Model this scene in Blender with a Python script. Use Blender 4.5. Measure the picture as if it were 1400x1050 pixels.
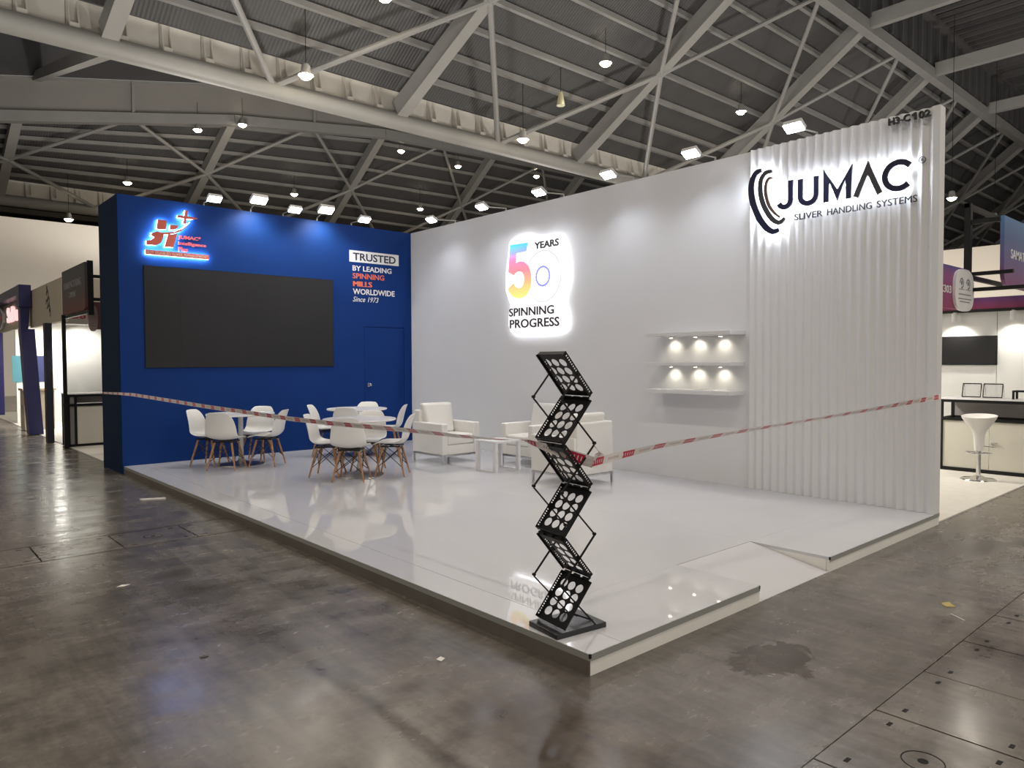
import bpy, bmesh, math, random
from math import sin, cos, pi, radians, atan2, sqrt
from mathutils import Vector, Matrix
for o in list(bpy.data.objects): bpy.data.objects.remove(o, do_unlink=True)
SC = bpy.context.scene; COL = SC.collection
R_ = random.Random(7)

# ------------------------------------------------------------------ camera
PX = (985.4856, -2.7068, -2.4467, 1.6133, 0.7279, -0.0321, -0.004)
f_, cx_, cy_, cz_, yaw, pit, rol = PX
fw = Vector((sin(yaw)*cos(pit), cos(yaw)*cos(pit), sin(pit)))
rt = fw.cross(Vector((0, 0, 1))).normalized(); up = rt.cross(fw)
r2 = cos(rol)*rt + sin(rol)*up; u2 = -sin(rol)*rt + cos(rol)*up
cd = bpy.data.cameras.new('camera'); cam = bpy.data.objects.new('camera', cd); COL.objects.link(cam)
cd.sensor_fit = 'HORIZONTAL'; cd.sensor_width = 36; cd.lens = 36*f_/1400; cd.clip_end = 300; cd.clip_start = .05
cam.matrix_world = Matrix(((r2.x, u2.x, -fw.x, cx_), (r2.y, u2.y, -fw.y, cy_), (r2.z, u2.z, -fw.z, cz_), (0, 0, 0, 1)))
SC.camera = cam

# ------------------------------------------------------------------ light / exposure settings
SC.view_settings.view_transform = 'Standard'; SC.view_settings.look = 'None'
SC.view_settings.gamma = 1; SC.view_settings.use_curve_mapping = False
SC.view_settings.exposure = 0.0
WORLD_STRENGTH = .55
HALL_W = 950      # each hall high-bay lamp (warm)
ARM_W = 36         # each cold arm flood over the booth
WARM_W = 95        # two warm arm floods on the blue wall
UP_W = 1900        # each unseen fill spot added to brighten the roof
HALL_COL = (1, .90, .77); ARM_COL = (.86, .91, 1)
w = bpy.data.worlds.new('world'); SC.world = w; w.use_nodes = True
w.node_tree.nodes['Background'].inputs[0].default_value = (1, .93, .84, 1)
w.node_tree.nodes['Background'].inputs[1].default_value = WORLD_STRENGTH
SC.cycles.max_bounces = 7; SC.cycles.diffuse_bounces = 4; SC.cycles.glossy_bounces = 3
SC.cycles.sample_clamp_indirect = 6

def light(name, kind, loc, power, col, parent=None, aim=None, size=.2, cone=150, blend=.6, rootloc=None):
    ld = bpy.data.lights.new(name, kind); ld.energy = power; ld.color = col
    if kind == 'SPOT': ld.spot_size = radians(cone); ld.spot_blend = blend; ld.shadow_soft_size = size
    elif kind == 'POINT': ld.shadow_soft_size = size
    else: ld.shape = 'DISK'; ld.size = size
    lo = bpy.data.objects.new(name, ld); COL.objects.link(lo)
    lo.location = loc
    if aim is not None:
        lo.rotation_euler = (Vector(aim)-Vector(loc)).to_track_quat('-Z', 'Y').to_euler()
    if parent is not None:
        lo.parent = parent; lo.matrix_parent_inverse = Matrix.Translation(-parent.location)
    return lo
# the hall's further rows of high-bay lamps, behind and beside the camera
for x in (-16, -5, 6, 17, 28):
    for y in (-14, -4, 6):
        light('hall_bay_light', 'SPOT', (x, y, 13.2), HALL_W, HALL_COL, aim=(x, y, 0), size=.22, cone=150)

for p in ((6.6, 19.6, 14.4), (8.2, 16.2, 15.6), (12.5, 16.5, 15.6), (17, 14.6, 16.6)):   # the next lamps of the middle bay, just above the frame
    light('hall_bay_light', 'SPOT', p, HALL_W, HALL_COL, aim=(p[0], p[1], 0), size=.3, cone=135)
# unseen fill spots added to brighten the roof, behind the walls and the camera
for x, y, z in ((7.5, 8, 3), (9, 20, 4), (24, 14, 5), (40.8+8, 4, 5), (30, 30, 5), (10, 34, 5), (-10, 16, 5), (-12, -6, 5), (4, -11, 5), (20, -9, 5), (36, -8, 5)):
    light('added_fill_spot', 'SPOT', (x, y, z), UP_W, (1, .95, .89), aim=(x, y, 20), size=.5, cone=165, blend=.3)
for p, q in (((4.5, 25, 2.4), (4, 40, 7)), ((10, 27, 2.4), (10, 40, 6.5)), ((33, 9, 3.2), (40, 9, 6)), ((33, 16, 3.2), (40, 16, 6))):  # more added fill spots, aimed to brighten the beige partition walls
    light('added_fill_spot', 'SPOT', p, 1300, (1, .93, .84), aim=q, size=.5, cone=150, blend=.8)
# ------------------------------------------------------------------ materials
MATS = {}
def mat(name, col, rough=.5, metal=0, spec=.5, emit=None, es=1, var=0, vscale=4, bump=0, bscale=40, alpha=1, trans=0, rvar=0):
    if name in MATS: return MATS[name]
    m = bpy.data.materials.new(name); m.use_nodes = True; nt = m.node_tree; N = nt.nodes; L = nt.links
    b = N['Principled BSDF']
    b.inputs['Base Color'].default_value = (*col, 1); b.inputs['Roughness'].default_value = rough
    b.inputs['Metallic'].default_value = metal; b.inputs['Specular IOR Level'].default_value = spec
    if trans: b.inputs['Transmission Weight'].default_value = trans; b.inputs['IOR'].default_value = 1.2
    if emit:
        b.inputs['Emission Color'].default_value = (*emit, 1); b.inputs['Emission Strength'].default_value = es
    if var or bump or rvar:
        tc = N.new('ShaderNodeTexCoord'); nz = N.new('ShaderNodeTexNoise'); nz.inputs['Scale'].default_value = vscale
        nz.inputs['Detail'].default_value = 5; L.new(tc.outputs['Object'], nz.inputs['Vector'])
        if var:
            mr = N.new('ShaderNodeMapRange'); L.new(nz.outputs['Fac'], mr.inputs['Value'])
            mr.inputs['From Min'].default_value = .3; mr.inputs['From Max'].default_value = .7
            mr.inputs['To Min'].default_value = 1-var; mr.inputs['To Max'].default_value = 1+var
            mx = N.new('ShaderNodeMix'); mx.data_type = 'RGBA'; mx.blend_type = 'MULTIPLY'; mx.inputs['Factor'].default_value = 1
            mx.inputs[6].default_value = (*col, 1); L.new(mr.outputs['Result'], mx.inputs[7]); L.new(mx.outputs[2], b.inputs['Base Color'])
        if rvar:
            m2 = N.new('ShaderNodeMapRange'); L.new(nz.outputs['Fac'], m2.inputs['Value'])
            m2.inputs['From Min'].default_value = .3; m2.inputs['From Max'].default_value = .7
            m2.inputs['To Min'].default_value = max(.02, rough-rvar); m2.inputs['To Max'].default_value = rough+rvar
            L.new(m2.outputs['Result'], b.inputs['Roughness'])
        if bump:
            n2 = N.new('ShaderNodeTexNoise'); n2.inputs['Scale'].default_value = bscale; n2.inputs['Detail'].default_value = 4
            L.new(tc.outputs['Object'], n2.inputs['Vector'])
            bp = N.new('ShaderNodeBump'); bp.inputs['Strength'].default_value = bump; bp.inputs['Distance'].default_value = .01
            L.new(n2.outputs['Fac'], bp.inputs['Height']); L.new(bp.outputs['Normal'], b.inputs['Normal'])
    MATS[name] = m; return m

def concrete():
    m = bpy.data.materials.new('polished_concrete'); m.use_nodes = True; nt = m.node_tree; N = nt.nodes; L = nt.links
    b = N['Principled BSDF']; tc = N.new('ShaderNodeTexCoord')
    def noise(scale, det, stretch=None, dist=0, rot=0):
        mp = N.new('ShaderNodeMapping'); L.new(tc.outputs['Object'], mp.inputs['Vector'])
        if stretch: mp.inputs['Scale'].default_value = stretch
        mp.inputs['Rotation'].default_value = (0, 0, rot)
        n = N.new('ShaderNodeTexNoise'); n.inputs['Scale'].default_value = scale; n.inputs['Detail'].default_value = det
        n.inputs['Distortion'].default_value = dist; n.inputs['Roughness'].default_value = .6
        L.new(mp.outputs['Vector'], n.inputs['Vector']); return n
    def ramp(src, stops):
        r = N.new('ShaderNodeValToRGB'); L.new(src, r.inputs['Fac']); e = r.color_ramp.elements
        while len(e) < len(stops): e.new(.5)
        for i, (p, c) in enumerate(stops): e[i].position = p; e[i].color = (*c, 1)
        return r
    def mixc(a, bb, fac, mode='MIX'):
        x = N.new('ShaderNodeMix'); x.data_type = 'RGBA'; x.blend_type = mode
        for s, v in ((x.inputs['Factor'], fac), (x.inputs[6], a), (x.inputs[7], bb)):
            if hasattr(v, 'is_linked') or hasattr(v, 'links'): L.new(v, s)
            elif isinstance(v, tuple): s.default_value = (*v, 1)
            else: s.default_value = v
        return x.outputs[2]
    big = noise(.55, 4, dist=.4); mid = noise(2.2, 7, stretch=(1, 1.9, 1), dist=.15, rot=.5); fine = noise(26, 6); streak = noise(2.5, 6, stretch=(5, .8, 1), dist=.3, rot=.45)
    c1 = ramp(big.outputs['Fac'], [(.34, (.105, .092, .078)), (.66, (.185, .167, .145))])
    c2 = ramp(mid.outputs['Fac'], [(.30, (.64, .64, .65)), (.55, (.96, .96, .96)), (.78, (1.14, 1.12, 1.1))])
    c3 = ramp(fine.outputs['Fac'], [(.3, (.88, .88, .88)), (.7, (1.1, 1.1, 1.1))])
    c4 = ramp(streak.outputs['Fac'], [(.40, (.82, .82, .83)), (.62, (1.06, 1.06, 1.05))])
    col = mixc(mixc(mixc(c1.outputs[0], c2.outputs[0], 1.0, 'MULTIPLY'), c3.outputs[0], 1.0, 'MULTIPLY'), c4.outputs[0], 1.0, 'MULTIPLY')
    # spilled-water stain and scuffs with a shape of their own
    def blob(cx, cy, rx, ry, edge):
        mp = N.new('ShaderNodeMapping'); L.new(tc.outputs['Object'], mp.inputs['Vector'])
        mp.vector_type = 'TEXTURE'; mp.inputs['Location'].default_value = (cx, cy, 0); mp.inputs['Scale'].default_value = (rx, ry, 1)
        ln = N.new('ShaderNodeVectorMath'); ln.operation = 'LENGTH'; L.new(mp.outputs['Vector'], ln.inputs[0])
        nn = noise(5.5, 5, dist=.8); ad = N.new('ShaderNodeMath'); ad.operation = 'MULTIPLY_ADD'
        L.new(nn.outputs['Fac'], ad.inputs[0]); ad.inputs[1].default_value = 1.5; L.new(ln.outputs['Value'], ad.inputs[2])
        mr = N.new('ShaderNodeMapRange'); L.new(ad.outputs[0], mr.inputs['Value'])
        mr.inputs['From Min'].default_value = 1.5+edge; mr.inputs['From Max'].default_value = 1.5-edge
        return mr.outputs['Result']
    wet = blob(.88, -.52, .36, .26, .05); brown = blob(-.55, -.3, .35, 1.0, .5); rub = blob(-1.0, 2.2, .22, 2.2, .35)
    col = mixc(col, (.50, .45, .40), wet, 'MULTIPLY')
    col = mixc(col, (.62, .50, .38), brown, 'MULTIPLY')
    col = mixc(col, (.72, .70, .68), rub, 'MULTIPLY')
    L.new(col, b.inputs['Base Color'])
    rr = N.new('ShaderNodeMapRange'); L.new(mid.outputs['Fac'], rr.inputs['Value'])
    rr.inputs['From Min'].default_value = .3; rr.inputs['From Max'].default_value = .7
    rr.inputs['To Min'].default_value = .14; rr.inputs['To Max'].default_value = .33
    mm = N.new('ShaderNodeMath'); mm.operation = 'MULTIPLY_ADD'; L.new(wet, mm.inputs[0]); mm.inputs[1].default_value = -.06
    L.new(rr.outputs['Result'], mm.inputs[2]); L.new(mm.outputs[0], b.inputs['Roughness'])
    b.inputs['Specular IOR Level'].default_value = .5
    bp = N.new('ShaderNodeBump'); bp.inputs['Strength'].default_value = .10; bp.inputs['Distance'].default_value = .004
    L.new(mid.outputs['Fac'], bp.inputs['Height']); L.new(bp.outputs['Normal'], b.inputs['Normal'])
    MATS['polished_concrete'] = m; return m

def roof_sheet():
    m = bpy.data.materials.new('corrugated_roof_sheet'); m.use_nodes = True; nt = m.node_tree; N = nt.nodes; L = nt.links
    b = N['Principled BSDF']; tc = N.new('ShaderNodeTexCoord'); wv = N.new('ShaderNodeTexWave')
    wv.bands_direction = 'X'; wv.inputs['Scale'].default_value = 2.2; L.new(tc.outputs['Object'], wv.inputs['Vector'])
    r = N.new('ShaderNodeValToRGB'); L.new(wv.outputs['Fac'], r.inputs['Fac'])
    r.color_ramp.elements[0].color = (.086, .085, .086, 1); r.color_ramp.elements[1].color = (.108, .106, .106, 1)
    L.new(r.outputs[0], b.inputs['Base Color']); b.inputs['Roughness'].default_value = .6
    bp = N.new('ShaderNodeBump'); bp.inputs['Strength'].default_value = .5; bp.inputs['Distance'].default_value = .04
    L.new(wv.outputs['Fac'], bp.inputs['Height']); L.new(bp.outputs['Normal'], b.inputs['Normal'])
    MATS['corrugated_roof_sheet'] = m; return m

def grad(name, stops, axis, lo, hi, rough=.4, es=0, base_black=False):
    m = bpy.data.materials.new(name); m.use_nodes = True; nt = m.node_tree; N = nt.nodes; L = nt.links
    b = N['Principled BSDF']; tc = N.new('ShaderNodeTexCoord'); sp = N.new('ShaderNodeSeparateXYZ'); L.new(tc.outputs['Object'], sp.inputs[0])
    mr = N.new('ShaderNodeMapRange'); L.new(sp.outputs[axis], mr.inputs['Value']); mr.inputs['From Min'].default_value = lo; mr.inputs['From Max'].default_value = hi
    r = N.new('ShaderNodeValToRGB'); L.new(mr.outputs['Result'], r.inputs['Fac']); e = r.color_ramp.elements
    while len(e) < len(stops): e.new(.5)
    for i, (p, c) in enumerate(stops): e[i].position = p; e[i].color = (*c, 1)
    L.new(r.outputs[0], b.inputs['Base Color']); b.inputs['Roughness'].default_value = rough
    if es: L.new(r.outputs[0], b.inputs['Emission Color']); b.inputs['Emission Strength'].default_value = es
    MATS[name] = m; return m

CONC = concrete(); ROOF = roof_sheet()
STEEL = mat('painted_steel', (.31, .304, .293), .5, var=.06, vscale=1)
STEEL2 = mat('white_painted_steel', (.325, .318, .298), .5, var=.05, vscale=.7)
GUTTER = mat('gutter_panel', (.66, .63, .57), .6, var=.08, vscale=.8)
SLAT = mat('dark_slat', (.115, .11, .11), .6)
DKCLAD = mat('dark_cladding', (.075, .075, .08), .6, var=.1, vscale=.5)
GREYCLAD = mat('grey_cladding', (.30, .285, .265), .6, var=.06, vscale=.4)
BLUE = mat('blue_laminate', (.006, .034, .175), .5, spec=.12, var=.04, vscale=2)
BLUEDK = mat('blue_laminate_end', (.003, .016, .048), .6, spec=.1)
WHITE = mat('white_painted_board', (.75, .75, .765), .55, var=.012, vscale=1.5)
DECK = mat('glossy_white_vinyl', (.59, .59, .615), .028, spec=.5, var=.012, vscale=2)
RAMPM = mat('matt_white_vinyl', (.56, .555, .572), .35)
SKIRT = mat('off_white_skirting', (.80, .785, .745), .5, var=.03, vscale=3)
ALU = mat('brushed_aluminium', (.42, .43, .41), .4, metal=.6)
SCREEN = mat('led_screen_black', (.013, .013, .015), .42, spec=.35)
PLASTIC = mat('white_moulded_plastic', (.78, .77, .75), .35)
WOOD = mat('beech_wood', (.36, .19, .095), .5, var=.2, vscale=18)
WIRE = mat('black_wire', (.015, .015, .015), .4, metal=.4)
CHROME = mat('chrome', (.70, .70, .70), .12, metal=1)
LEATHER = mat('white_leather', (.76, .745, .715), .42, var=.015, vscale=3, bump=.04, bscale=90)
TABLEW = mat('white_lacquer', (.74, .73, .74), .25)
BLACK = mat('black_powder_coat', (.006, .006, .0065), .45, spec=.3)
BLKGLOSS = mat('black_gloss', (.01, .01, .011), .12)
CREAM = mat('cream_fascia', (.52, .46, .36), .6, var=.03)
BEIGE = mat('beige_hall_wall', (.70, .65, .57), .7, var=.03, vscale=.4)
NAVY = mat('navy_blue_portal', (.010, .009, .080), .4)
SYSW = mat('system_white_panel', (.74, .74, .72), .5)
LAMPG = mat('hall_lamp_glow', (1, 1, 1), .5, emit=(1, .85, .60), es=34)
ARMG = mat('arm_lamp_glow', (1, 1, 1), .5, emit=(.88, .90, 1), es=22)
WARMG = mat('warm_lamp_glow', (1, 1, 1), .5, emit=(1, .95, .76), es=22)
RED = mat('red_acrylic', (.66, .125, .085), .4)
GLOWW = mat('lit_white_acrylic', (.9, .9, .9), .4, emit=(.93, .97, 1), es=3.2)
GLOWB = mat('blue_white_backlight', (.9, .9, .9), .4, emit=(.62, .92, 1), es=75)
GLOWJ = mat('cold_backlight', (.9, .9, .9), .4, emit=(.86, .92, 1), es=36)
NAVYL = mat('navy_letter', (.012, .014, .045), .35)
GREYL = mat('charcoal_letter', (.05, .05, .055), .4)
INK = mat('dark_ink', (.03, .028, .03), .5)
VWHITE = mat('white_vinyl_lettering', (.80, .80, .80), .5)
VORANGE = mat('orange_vinyl_lettering', (.72, .17, .09), .5)
DARKGAP = mat('joint_and_hole_shade', (.006, .006, .006), .9)

# ------------------------------------------------------------------ mesh building
class B:
    def __init__(s): s.v = []; s.f = []; s.m = []
    def add(s, vs, fs, mi=0):
        n = len(s.v); s.v += [tuple(p) for p in vs]
        s.f += [tuple(i+n for i in f) for f in fs]; s.m += [mi]*len(fs); return s
    def box(s, x0, x1, y0, y1, z0, z1, mi=0):
        return s.add([(x, y, z) for z in (z0, z1) for y in (y0, y1) for x in (x0, x1)],
                     [(0, 2, 3, 1), (4, 5, 7, 6), (0, 1, 5, 4), (1, 3, 7, 5), (3, 2, 6, 7), (2, 0, 4, 6)], mi)
    def beam(s, p, q, w, h, ref=(0, 0, 1), mi=0, off=0):
        p, q = Vector(p), Vector(q); d = (q-p).normalized(); a = d.cross(Vector(ref))
        if a.length < 1e-4: a = d.cross(Vector((1, 0, 0)))
        a.normalize(); b = a.cross(d); p = p+b*off; q = q+b*off
        vs = [e+a*sx*w/2+b*sy*h/2 for e in (p, q) for sx, sy in ((-1, -1), (1, -1), (1, 1), (-1, 1))]
        return s.add(vs, [(0, 1, 2, 3), (7, 6, 5, 4), (0, 4, 5, 1), (1, 5, 6, 2), (2, 6, 7, 3), (3, 7, 4, 0)], mi)
    def tube(s, p, q, r, r2=None, n=10, mi=0):
        r2 = r if r2 is None else r2; p, q = Vector(p), Vector(q); d = (q-p).normalized()
        a = d.cross(Vector((0, 0, 1)));
        if a.length < 1e-4: a = Vector((1, 0, 0))
        a.normalize(); b = a.cross(d)
        vs = [e+(a*cos(2*pi*i/n)+b*sin(2*pi*i/n))*rr for e, rr in ((p, r), (q, r2)) for i in range(n)]
        fs = [(i, (i+1) % n, n+(i+1) % n, n+i) for i in range(n)]+[tuple(range(n))[::-1], tuple(range(n, 2*n))]
        return s.add(vs, fs, mi)
    def lathe(s, prof, c=(0, 0, 0), n=24, mi=0):
        k = len(prof); vs = []; fs = []
        for i in range(n):
            t = 2*pi*i/n
            for r, z in prof: vs.append((c[0]+r*cos(t), c[1]+r*sin(t), c[2]+z))
        for i in range(n):
            j = (i+1) % n
            for a in range(k-1): fs.append((i*k+a, j*k+a, j*k+a+1, i*k+a+1))
        return s.add(vs, fs, mi)
    def prism(s, pts, mp, d0, d1, mi=0, mi_front=None):
        """2D outline (s,z) extruded along the wall normal through mp(s,z,d)"""
        n = len(pts); vs = [mp(a, b, d0) for a, b in pts]+[mp(a, b, d1) for a, b in pts]
        s.add(vs, [tuple(range(n))]+[(i, (i+1) % n, n+(i+1) % n, n+i) for i in range(n)], mi)
        s.f.append(tuple(len(s.v)-n+i for i in range(n))[::-1]); s.m.append(mi if mi_front is None else mi_front); return s
    def ribbon(s, pts, wd, mp, d0, d1, mi=0, cap=0):
        """polyline stroke of width wd (number or list) extruded"""
        k = len(pts); L = []; Rr = []
        for i, (x, y) in enumerate(pts):
            a = pts[max(0, i-1)]; b = pts[min(k-1, i+1)]; dx, dy = b[0]-a[0], b[1]-a[1]; l = math.hypot(dx, dy) or 1
            ww = (wd[i] if isinstance(wd, (list, tuple)) else wd)/2
            if 0 < i < k-1:
                d1_ = Vector((x-a[0], y-a[1])).normalized(); d2_ = Vector((b[0]-x, b[1]-y)).normalized()
                ww /= max(.35, sqrt(max(0, (1+d1_.dot(d2_))/2)))
            L.append((x-dy/l*ww, y+dx/l*ww)); Rr.append((x+dy/l*ww, y-dx/l*ww))
        vs = []
        for d in (d0, d1):
            for p in L: vs.append(mp(p[0], p[1], d))
            for p in Rr: vs.append(mp(p[0], p[1], d))
        fs = []
        for i in range(k-1):
            fs += [(i, i+1, k+i+1, k+i), (2*k+i, 3*k+i, 3*k+i+1, 2*k+i+1), (i, 2*k+i, 2*k+i+1, i+1), (k+i, k+i+1, 3*k+i+1, 3*k+i)]
        fs += [(0, k, 3*k, 2*k), (k-1, 3*k-1, 4*k-1, 2*k-1)]
        return s.add(vs, fs, mi)
    def sphere(s, c, r, n=12, mi=0, sz=1):
        prof = [(r*sin(pi*i/8), -r*cos(pi*i/8)*sz) for i in range(9)]
        return s.lathe(prof, c, n, mi)

def mesh(name, b, mats, smooth=False, fixn=True):
    me = bpy.data.meshes.new(name); me.from_pydata(b.v, [], b.f)
    for m in (mats if isinstance(mats, (list, tuple)) else [mats]): me.materials.append(m)
    for p, i in zip(me.polygons, b.m): p.material_index = i
    if fixn:
        bm = bmesh.new(); bm.from_mesh(me); bmesh.ops.recalc_face_normals(bm, faces=bm.faces); bm.to_mesh(me); bm.free()
    if smooth:
        me.polygons.foreach_set('use_smooth', [True]*len(me.polygons))
        try: me.set_sharp_from_angle(angle=radians(40))
        except Exception: pass
    return me
def obj(name, b, mats, parent=None, world=False, bevel=0, smooth=False, sub=0, fixn=True, seg=2):
    me = b if isinstance(b, bpy.types.Mesh) else mesh(name, b, mats, smooth, fixn)
    o = bpy.data.objects.new(name, me); COL.objects.link(o)
    if parent is not None:
        o.parent = parent
        if world:
            # a part of a top-level thing: undo the thing's location; its own parts then sit in world space already
            if parent.parent is None: o.matrix_parent_inverse = Matrix.Translation(-parent.location)
    if bevel:
        bv = o.modifiers.new('bevel', 'BEVEL'); bv.width = bevel; bv.segments = seg; bv.limit_method = 'ANGLE'; bv.angle_limit = radians(50)
    if sub:
        sm = o.modifiers.new('subsurf', 'SUBSURF'); sm.levels = sub; sm.render_levels = sub
    return o
def tag(o, label, cat=None, group=None, kind=None):
    if label: o['label'] = label
    if cat: o['category'] = cat
    if group: o['group'] = group
    if kind: o['kind'] = kind
    return o
def thing(name, label, cat, loc=(0, 0, 0), rz=0, group=None):
    o = bpy.data.objects.new(name, None); COL.objects.link(o); o.empty_display_size = .1
    o.location = loc; o.rotation_euler = (0, 0, rz); tag(o, label, cat, group); return o
def dup(root, loc, rz, label, group=None):
    r = root.copy(); COL.objects.link(r); r.location = loc; r.rotation_euler = (0, 0, rz); r['label'] = label
    if group: r['group'] = group
    for ch in list(root.children):
        c = ch.copy(); COL.objects.link(c); c.parent = r
        for g in list(ch.children):
            d = g.copy(); COL.objects.link(d); d.parent = c
    return r

def text_geo(txt, bold=0, shear=0, spacing=1):
    cu = bpy.data.curves.new('t', 'FONT'); cu.body = txt; cu.size = 1; cu.extrude = .5; cu.offset = bold; cu.shear = shear; cu.resolution_u = 3; cu.space_character = spacing
    to = bpy.data.objects.new('t', cu); COL.objects.link(to); dg = bpy.context.evaluated_depsgraph_get(); dg.update()
    me = bpy.data.meshes.new_from_object(to.evaluated_get(dg)); vs = [v.co.copy() for v in me.vertices]; fs = [tuple(p.vertices) for p in me.polygons]
    bpy.data.objects.remove(to); bpy.data.meshes.remove(me)
    x0 = min(v.x for v in vs); x1 = max(v.x for v in vs); y0 = min(v.y for v in vs); y1 = max(v.y for v in vs)
    return [((v.x-x0)/(x1-x0), (v.y-y0)/(y1-y0), v.z+.5) for v in vs], fs
def text(b, txt, s0, s1, z0, z1, mp, d0, d1, bold=0, shear=0, mi=0, spacing=1):
    vs, fs = text_geo(txt, bold, shear, spacing)
    return b.add([mp(s0+(s1-s0)*x, z0+(z1-z0)*y, d0+(d1-d0)*z) for x, y, z in vs], fs, mi)

H0 = .114                                   # top of the platform
W, LY, HT = 4.97, 9.02, 4.02
MB = lambda s, z, d: (s, LY-d, z)           # on the blue wall, d = distance in front of it
MW = lambda s, z, d: (W-d, s, z)            # on the white wall

# ================================================================== SETTING: hall floor
b = B()
def sheet(x0, x1, y0, y1, z=0): b.add([(x0, y0, z), (x1, y0, z), (x1, y1, z), (x0, y1, z)], [(0, 1, 2, 3)])
XA, XB = -40, 95
RB0, RB1, RX0, RX1 = -1.725, -1.11, -6, 12    # duct band on the right
LB0, LB1, LX0, LX1 = 4.41, 5.07, -12, 4.5     # duct band on the left
sheet(XA, XB, -30, RB0); sheet(XA, RX0, RB0, RB1); sheet(RX1, XB, RB0, RB1); sheet(XA, XB, RB1, LB0)
sheet(XA, LX0, LB0, LB1); sheet(LX1, XB, LB0, LB1); sheet(XA, XB, LB1, 90)
for (x0, x1, y0, y1) in ((RX0, RX1, RB0, RB1), (LX0, LX1, LB0, LB1)):   # recessed ducts
    sheet(x0, x1, y0, y1, -.06)
    b.add([(x0, y0, 0), (x1, y0, 0), (x1, y1, 0), (x0, y1, 0), (x0, y0, -.06), (x1, y0, -.06), (x1, y1, -.06), (x0, y1, -.06)],
          [(0, 1, 5, 4), (1, 2, 6, 5), (2, 3, 7, 6), (3, 0, 4, 7)])
floor = obj('floor', b, CONC, fixn=False); tag(floor, 'stained grey polished concrete hall floor around the booth', 'floor', kind='structure')
def plate(x0, x1, y0, y1, dz, ring=False, g=.0055, gy=.0055):
    p = obj('cover_plate', B().box(x0+g, x1-g, y0+gy, y1-gy, -.058, dz), CONC, floor)
    for sx in (.09, x1-x0-.09):
        for sy in (.10, y1-y0-.10):
            h = B(); cx, cy = x0+sx, y0+sy; h.box(cx-.019, cx+.019, cy-.009, cy+.009, dz-.004, dz+.0012)
            obj('lifting_slot', h, DARKGAP, p)  # no hole is cut; a near-black block stands in for its shade
    if ring:
        h = B(); cx, cy = (x0+x1)/2, (y0+y1)/2
        h.lathe([(.075, dz-.003), (.075, dz+.0015), (.080, dz+.0015), (.080, dz-.003)], (cx, cy, 0), 28); h.lathe([(0, dz+.0016), (.02, dz+.0016), (.02, dz-.002)], (cx, cy, 0), 12)
        obj('inspection_ring', h, DARKGAP, p)
for k in range(-3, 14): plate(.107+.609*k, .107+.609*(k+1), RB0, RB1, (0, .0006, -.0006)[k % 3], k == 0)
for k in range(-5, 4): plate(-1.70+.615*k, -1.70+.615*(k+1), LB0, LB1, (0, -.0006, .0006)[k % 3], k == 1, .007, .022)

# ================================================================== SETTING: hall walls
def wall(name, x0, x1, y0, y1, z1, m, label):
    o = obj(name, B().box(x0, x1, y0, y1, 0, z1), m); tag(o, label, 'wall', kind='structure'); return o
wall('wall_far', -40, 40.4, 40, 40.4, 8.68, BEIGE, 'tall beige partition wall far behind the left booths')
wall('wall_side', 40, 40.4, -30, 40, 7.38, BEIGE, 'long beige partition wall beyond the booths on the right')
wall('wall_rear', -40, 95, 88, 88.5, 16, DKCLAD, 'dark end wall of the hall under the far roof')
wall('wall_left', -40.5, -40, -30, 88, 18, GREYCLAD, 'grey side wall of the hall outside the frame')
wall('wall_outer', 95, 95.5, -30, 88, 24, DKCLAD, 'dark outer wall of the hall beyond the roof on the right')

# ================================================================== SETTING: hall roof
BX = [-19.2, -7.9, 3.4, 14.65, 25.9, 37.2, 48.5, 59.8, 71.1, 82.4, 93.7]
TX = [-17.5, -6.7, 4.4, 15.9, 26.0, 35.9, 45.2, 55.4, 66, 76.6, 87.2]
YT, ZT, YB, ZB = 24.4, 12.0, 13.4, 18.6
bot1 = [(x, YT, ZT) for x in BX]; top1 = [(x, YB, ZB) for x in TX]
Y2 = 53.6
bot2 = [(x, Y2, 12.0) for x in (-19, -7.6, 3.7, 14.8, 26, 37.2, 48.4, 59.6)]
top2 = [(-18, 52.5, 12.9), (-7, 50.2, 14.2), (4.0, 47.5, 15.7), (15.35, 44.8, 17.25), (25.7, 43.3, 18.15), (36, 42.9, 18.45), (46.5, 42.6, 18.6), (57, 42.5, 18.6)]
V3 = Vector
def lerp(a, c, t): return V3(a)+(V3(c)-V3(a))*t
b = B()
def sheets(bot, top, zb, zt, ext=True):
    pts = [V3(p)+V3((0, .1, zb)) for p in bot]+[V3(p)+V3((0, .15, zt)) for p in top]; n = len(bot)
    b.add(pts, [(i, i+1, n+i+1, n+i) for i in range(n-1)])
sheets(bot1, top1, 1.35, 1.5); sheets(bot2, top2, 1.4, .85)
ceiling = obj('ceiling', b, ROOF, fixn=False); tag(ceiling, 'dark corrugated hall roof carried on pale steel rafters', 'ceiling', kind='structure')
def cpart(name, bb, m, smooth=False): return obj(name, bb, m, ceiling, smooth=smooth, fixn=True)
# raised flat roof nearer than the first slope, with slats running away from the camera
b = B(); zf = 21.5
b.add([(-20, YB, zf+.3), (95, YB, zf+.3), (95, -14, zf+.3), (-20, -14, zf+.3)], [(0, 1, 2, 3)]); cpart('flat_roof_sheet', b, DKCLAD)
b = B(); b.box(-20, 95, YB-.1, YB, ZB+.5, zf+.3); cpart('dark_clerestory', b, DKCLAD)
for i in range(52):
    x = 30+i*.8
    cpart('ceiling_slat', B().box(x, x+.16, -13, YB-.2, zf, zf+.22), SLAT)
cpart('edge_beam', B().box(-20, 95, YB-.5, YB-.1, zf-.15, zf+.15), SLAT)
for i in range(36):
    x = 30+i*1.4
    cpart('clerestory_post', B().box(x, x+.14, YB-.3, YB-.1, ZB+.4, zf), SLAT)
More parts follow.
